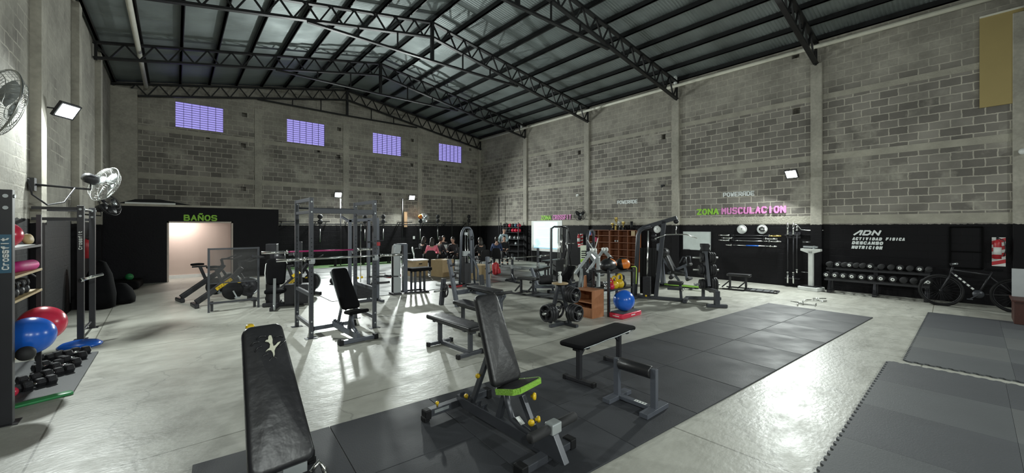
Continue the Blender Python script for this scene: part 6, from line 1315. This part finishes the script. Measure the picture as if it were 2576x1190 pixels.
for i, (y_, xa, xb, m_, lb) in enumerate(((591.5, 1808, 1966, 'gold', 'top barbell on the black wall with a golden sleeve'), (598.5, 1815, 1957, 'steel', 'second barbell from the top on the black wall'), (604, 1808, 1966, 'chrome', 'bright chrome barbell, third from the top on the black wall'), (616, 1825, 1955, 'blueball', 'bottom bar on the black wall with a blue middle'))):
    ya, z = wx(xa, y_, .12); yb, _ = wx(xb, y_+1, .12)
    o = barbell(lb, (XR-.12, ya, z), (XR-.12, yb, z), shaft='chrome' if i == 2 else ('black' if i != 3 else 'steel'), sleeve=.35 if i != 3 else .2, group='barbells on the black wall')
    b = MB()
    for s_ in (-1, 1): b.bar((.12, s_*.45, -.02), (-.02, s_*.45, -.02), .02); b.bar((-.02, s_*.45, -.02), (-.02, s_*.45, .03), .015)
    b.build('wall_hook', M['black'], o)
    if i == 3: b = MB(); b.cyl((0, -.25, 0), (0, .12, 0), .018); b.build('blue_grip', M['blueball'], o)['label'] = 'blue grip in the middle'
    if i == 0:
        for c in o.children:
            if c.name.startswith('sleeve.') or c.name == 'sleeve': pass
        b = MB(); b.cyl((0, -abs(ya-yb)/2, 0), (0, -abs(ya-yb)/2+.35, 0), .027); b.build('golden_sleeve', M['gold'], o)
# bars stored upright
y0_, z1_ = wx(1975, 570, .15); y1_, z0_ = wx(2012, 700, .15)
t = thing('bar_holder', 'black wall holder keeping three bars upright left of the weighing scale', 'bar rack', (XR-.115, (y0_+y1_)/2, 1.6)); w_ = abs(y0_-y1_)
b = MB(); b.bb(-.08, .1, -w_/2, w_/2, -.02, .02); b.bb(.07, .1, -w_/2, w_/2, -.1, .1); b.bb(-.08, .1, -w_/2, w_/2, -1.35, -1.32); b.build('bracket', M['black'], t)
for i, (px, zt_, zb_) in enumerate(((1983, 1.97, .12), (1997, 1.97, .12), (2006, 1.86, .45))):
    y, _ = wx(px, 600, .15); o = barbell(['upright chrome barbell in the wall holder, leftmost', 'upright chrome barbell in the middle of the wall holder', 'short upright bar in the wall holder, rightmost'][i], (XR-.2, y, zb_), (XR-.2, y, zt_), shaft='black', sleeve=.35 if i < 2 else .12, group='bars in the upright holder')
for i, (px, py, pts) in enumerate(((2035, 570, [(0, .4, .08), (0, .3, .04), (0, .2, -.1), (0, 0, -.12), (0, -.35, -.11)]), (2030, 609, [(0, .12, 0), (0, -.1, 0)]), (2040, 686, [(0, .25, 0), (0, -.2, -.01)]))):
    y, z = wx(px, py, .08); b = MB(); b.tube(pts, .014 if i == 0 else .008); tag(base(b.build(['curl_bar', 'wall_hook_bar', 'wall_hook_bar'][i], M['steel']), (XR-.05, y, z)), ['bent silver bar hanging on the pillar above the weighing scale', 'short thin bar on the pillar behind the scale head', 'thin bar low on the pillar behind the scale column'][i], 'bar')
# scale
t = thing('weighing_scale', 'white mechanical column scale standing by the black pillar', 'scale', (14.12, 3.08, 0), radians(-15))
b = MB(); b.bb(-.2, .2, -.26, .26, .0, .11); b.build('scale_base', M['white'], t, .015); b = MB(); b.bb(-.17, .17, -.2, .2, .11, .13); b.build('platform', M['black2'], t)
b = MB(); b.bb(-.04, .04, -.06, .06, .13, 1.15); b.build('column', M['white'], t, .01)
b = MB(); b.bb(-.05, .05, -.26, .26, 1.15, 1.21); b.prism([(-.26, 1.15), (.26, 1.15), (.06, 1.08), (-.06, 1.08)], -.04, .04, Matrix(((0, 0, 1, 0), (1, 0, 0, 0), (0, 1, 0, 0), (0, 0, 0, 1)))); b.build('scale_head', M['white'], t); b = MB(); b.bb(-.02, .02, -.17, .2, 1.24, 1.29); b.bb(-.03, .03, -.1, -.06, 1.21, 1.3); b.build('beam', M['silver'], t)
# dumbbell rack
t = thing('dumbbell_rack', 'long black two-tier rack full of round dumbbells below the white lettering', 'rack', (14.24, 1.7, 0))
for y in (-.95, -.0, .95):
    b = MB(); b.bar((.15, y, .05), (.05, y, .78), .07, .09); b.bar((-.25, y, .04), (.25, y, .04), .09, .07); b.bar((-.22, y, .07), (-.05, y, .35), .06, .08); b.build('side_frame', M['black'] , t, .01)
for x, z in ((-.12, .37), (.08, .66)):
    b = MB(); b.bar((x-.09, -1.0, z), (x-.09, 1.05, z), .03, .05); b.bar((x+.09, -1.0, z+.02), (x+.09, 1.05, z+.02), .03, .05); b.build('shelf_rail', M['black'], t)
low = [2078, 2099, 2120, 2142, 2166, 2190, 2215, 2245, 2272, 2298, 2324, 2352]; high = [2084, 2106, 2122, 2136, 2152, 2168, 2188, 2215, 2240, 2263, 2288, 2313, 2336]
white_hi = {2106, 2136, 2188, 2263, 2313}; white_lo = set(low)-{2272, 2298}
for row, lst in (('lower', low), ('upper', high)):
    for i, px in enumerate(lst):
        X = 14.24-.12 if row == 'lower' else 14.24+.08; z = .50 if row == 'lower' else .79
        y, _ = WX(px, 690, X-.15); y = max(y, .72)
        wh = px in (white_lo if row == 'lower' else white_hi)
        dumbbell('black dumbbell%s, %s tier of the rack, %s from the left' % (' with a white ring' if wh else '', row, (COLN+['twelfth', 'thirteenth'])[i]), (X, y, z), (1, 0.02, 0), r=.068 if row == 'upper' else .074, L_=.28, face=wh, group='dumbbells on the long rack')
# mountain bike
t = thing('mountain_bike', 'black mountain bike with white markings leaning by the right wall', 'bicycle', (13.75, -.05, 0), radians(2))
def wheel(y):
    r = .35; b = MB(); b.tube([(0, y+r*cos(a), r+.01+r*sin(a)) for a in [2*pi*k/48 for k in range(48)]], .027, 8, True); w_ = b.build('tyre', M['black2'], t)
    b = MB(); b.tube([(0, y+(r-.035)*cos(a), r+.01+(r-.035)*sin(a)) for a in [2*pi*k/48 for k in range(48)]], .01, 6, True)
    for k in range(24):
        a = 2*pi*k/24; b.cyl((.02*(-1)**k, y, r+.01), (0, y+(r-.035)*cos(a), r+.01+(r-.035)*sin(a)), .0015, n=4)
    b.lathe([(0, -.04), (.03, -.04), (.02, 0), (.03, .04), (0, .04)], (0, y, r+.01), (1, 0, 0), 12); b.build('rim', M['black'], w_)
wheel(.55); wheel(-.55)
b = MB(); b.tube([(0, .38, .8), (0, -.02, .36)], .026); b.tube([(0, .38, .86), (0, -.18, .78)], .02); b.tube([(0, -.22, .85), (0, -.02, .34)], .018); b.tube([(0, -.18, .76), (0, -.55, .37)], .012); b.tube([(0, -.02, .34), (0, -.55, .37)], .012); b.tube([(0, .36, .92), (0, .4, .74)], .024); b.build('frame', M['black'], t)
b = MB(); b.tube([(-.04, .4, .74), (-.05, .55, .37)], .016); b.tube([(.04, .4, .74), (.05, .55, .37)], .016); b.build('fork', M['black'], t)
b = MB(); b.tube([(0, .36, .95), (-.0, .4, .98)], .018); b.tube([(-.34, .3, 1.02), (-.1, .4, .99), (.1, .4, .99), (.34, .3, 1.02)], .013); b.build('handlebar', M['black'], t)
b = MB(); b.tube([(-.33, .3, 1.02), (-.2, .36, 1.0)], .018); b.build('grip', M['silver'], t)
b = MB(); b.slab(.15, .04, .27, .04, .018, .012, Matrix.Translation((0, -.37, .88))); b.build('saddle', M['fabric'], t)
b = MB(); b.lathe([(0, -.01), (.09, -.01), (.09, .01), (0, .01)], (-.03, -.02, .34), (1, 0, 0)); b.bar((-.06, -.02, .34), (-.06, .1, .22), .02); b.bb(-.12, -.06, .06, .15, .21, .23); b.build('crankset', M['grey'], t)
b = MB()
for k in range(5): b.bar((-.027, .33-.062*k, .745-.068*k), (-.027, .295-.062*k, .71-.068*k), .003, .035)
b.build('white_marking', M['white'], t)
# extinguisher board on the right
ya, za = wx(2495, 597, .02); yb, _ = wx(2530, 597, .02); _, zb_ = wx(2495, 669, .02)
ext_board('red and white striped board on the black wall near the right edge', 'red fire extinguisher on the striped board near the right edge', XR-.012, ya, yb, zb_, za)
# dark panel on the wall behind the bike
ya, za = wx(2390, 570, .02); yb, _ = wx(2472, 570, .02)
b = MB(); w_ = abs(ya-yb)
for k in range(2): b.bar((0, (-1)**k*w_/2, -1.0), (0, (-1)**k*w_/2, 0), .03)
b.bar((0, -w_/2, 0), (0, w_/2, 0), .03); b.bar((0, -w_/2, -.6), (0, w_/2, -.6), .02); b.bar((0, -w_/2, -1.0), (0, w_/2, -1.0), .03)
tag(base(b.build('steel_door_frame', mat('dull_black_steel', (.005, .005, .005), .9, spec=.05)), (XR-.02, (ya+yb)/2, 1.85)), 'dark metal frame on the black wall above the mountain bike', 'frame')
# box and pale appliance cut by the right edge
t = thing('wooden_crate', 'dark red-brown crate cut by the right edge of the photograph', 'crate', (12.45, -.85, 0.018))
b = MB(); b.bb(-.4, .4, -.35, .35, 0, .42); DB = wood('dark_crate_wood', (.035, .009, .006), (.07, .02, .012)); b.build('crate_body', DB, t, .006); b = MB(); b.bb(-.43, .43, -.38, .38, .42, .45); b.build('crate_top', DB, t)
t = thing('notice_board', 'pale grey panel with rounded marks standing on the dark red crate', 'panel', (12.75, -.72, .468), radians(0))
b = MB(); b.bb(-.03, .03, -.3, .22, 0, .55); b.build('panel', mat('pale_grey_panel', (.42, .44, .45), .5), t)
# large tan panel high on the right wall
ya, _ = wx(2464, 200, .05); _, za = wx(2464, 272, .05); _, zc = wx(2464, 48, .05)
b = MB(); b.bb(-.02, .02, -3.6, 0, za, zc); o = tag(base(b.build('tan_panel', M['tan']), (XR-.04, ya, 0)), 'large plain tan panel high on the right wall', 'panel')
b = MB(); b.bar((-.02, -3.6, zc+.02), (-.02, 0, zc+.02), .04, .04); b.build('panel_edge', M['pvc'], o)
# small security light
y, z = wx(1667, 467, .06); b = MB(); b.box((0, 0, 0), (.08, .12, .07)); b.cyl((-.03, 0, -.03), (-.07, 0, -.06), .03); tag(base(b.build('wall_camera', M['black']), (XR-.06, y, z)), 'small black camera on the pillar edge above the brown bookshelf', 'camera')
y, z = wx(1453, 491, .06); b = MB(); b.box((0, 0, 0), (.08, .12, .08)); b.cyl((-.03, 0, -.03), (-.07, 0, -.06), .03); tag(base(b.build('wall_camera', M['white']), (XR-.06, y, z)), 'small pale camera above the wall fan', 'camera')
y, z = WX(2574, 381, XR-.2); b = MB(); b.ball((0, 0, 0), .07); b.bar((0, 0, 0), (.2, 0, .0), .05); tag(base(b.build('dome_camera', M['white']), (XR-.22, y, z)), 'white round fitting on the wall at the right edge', 'camera')
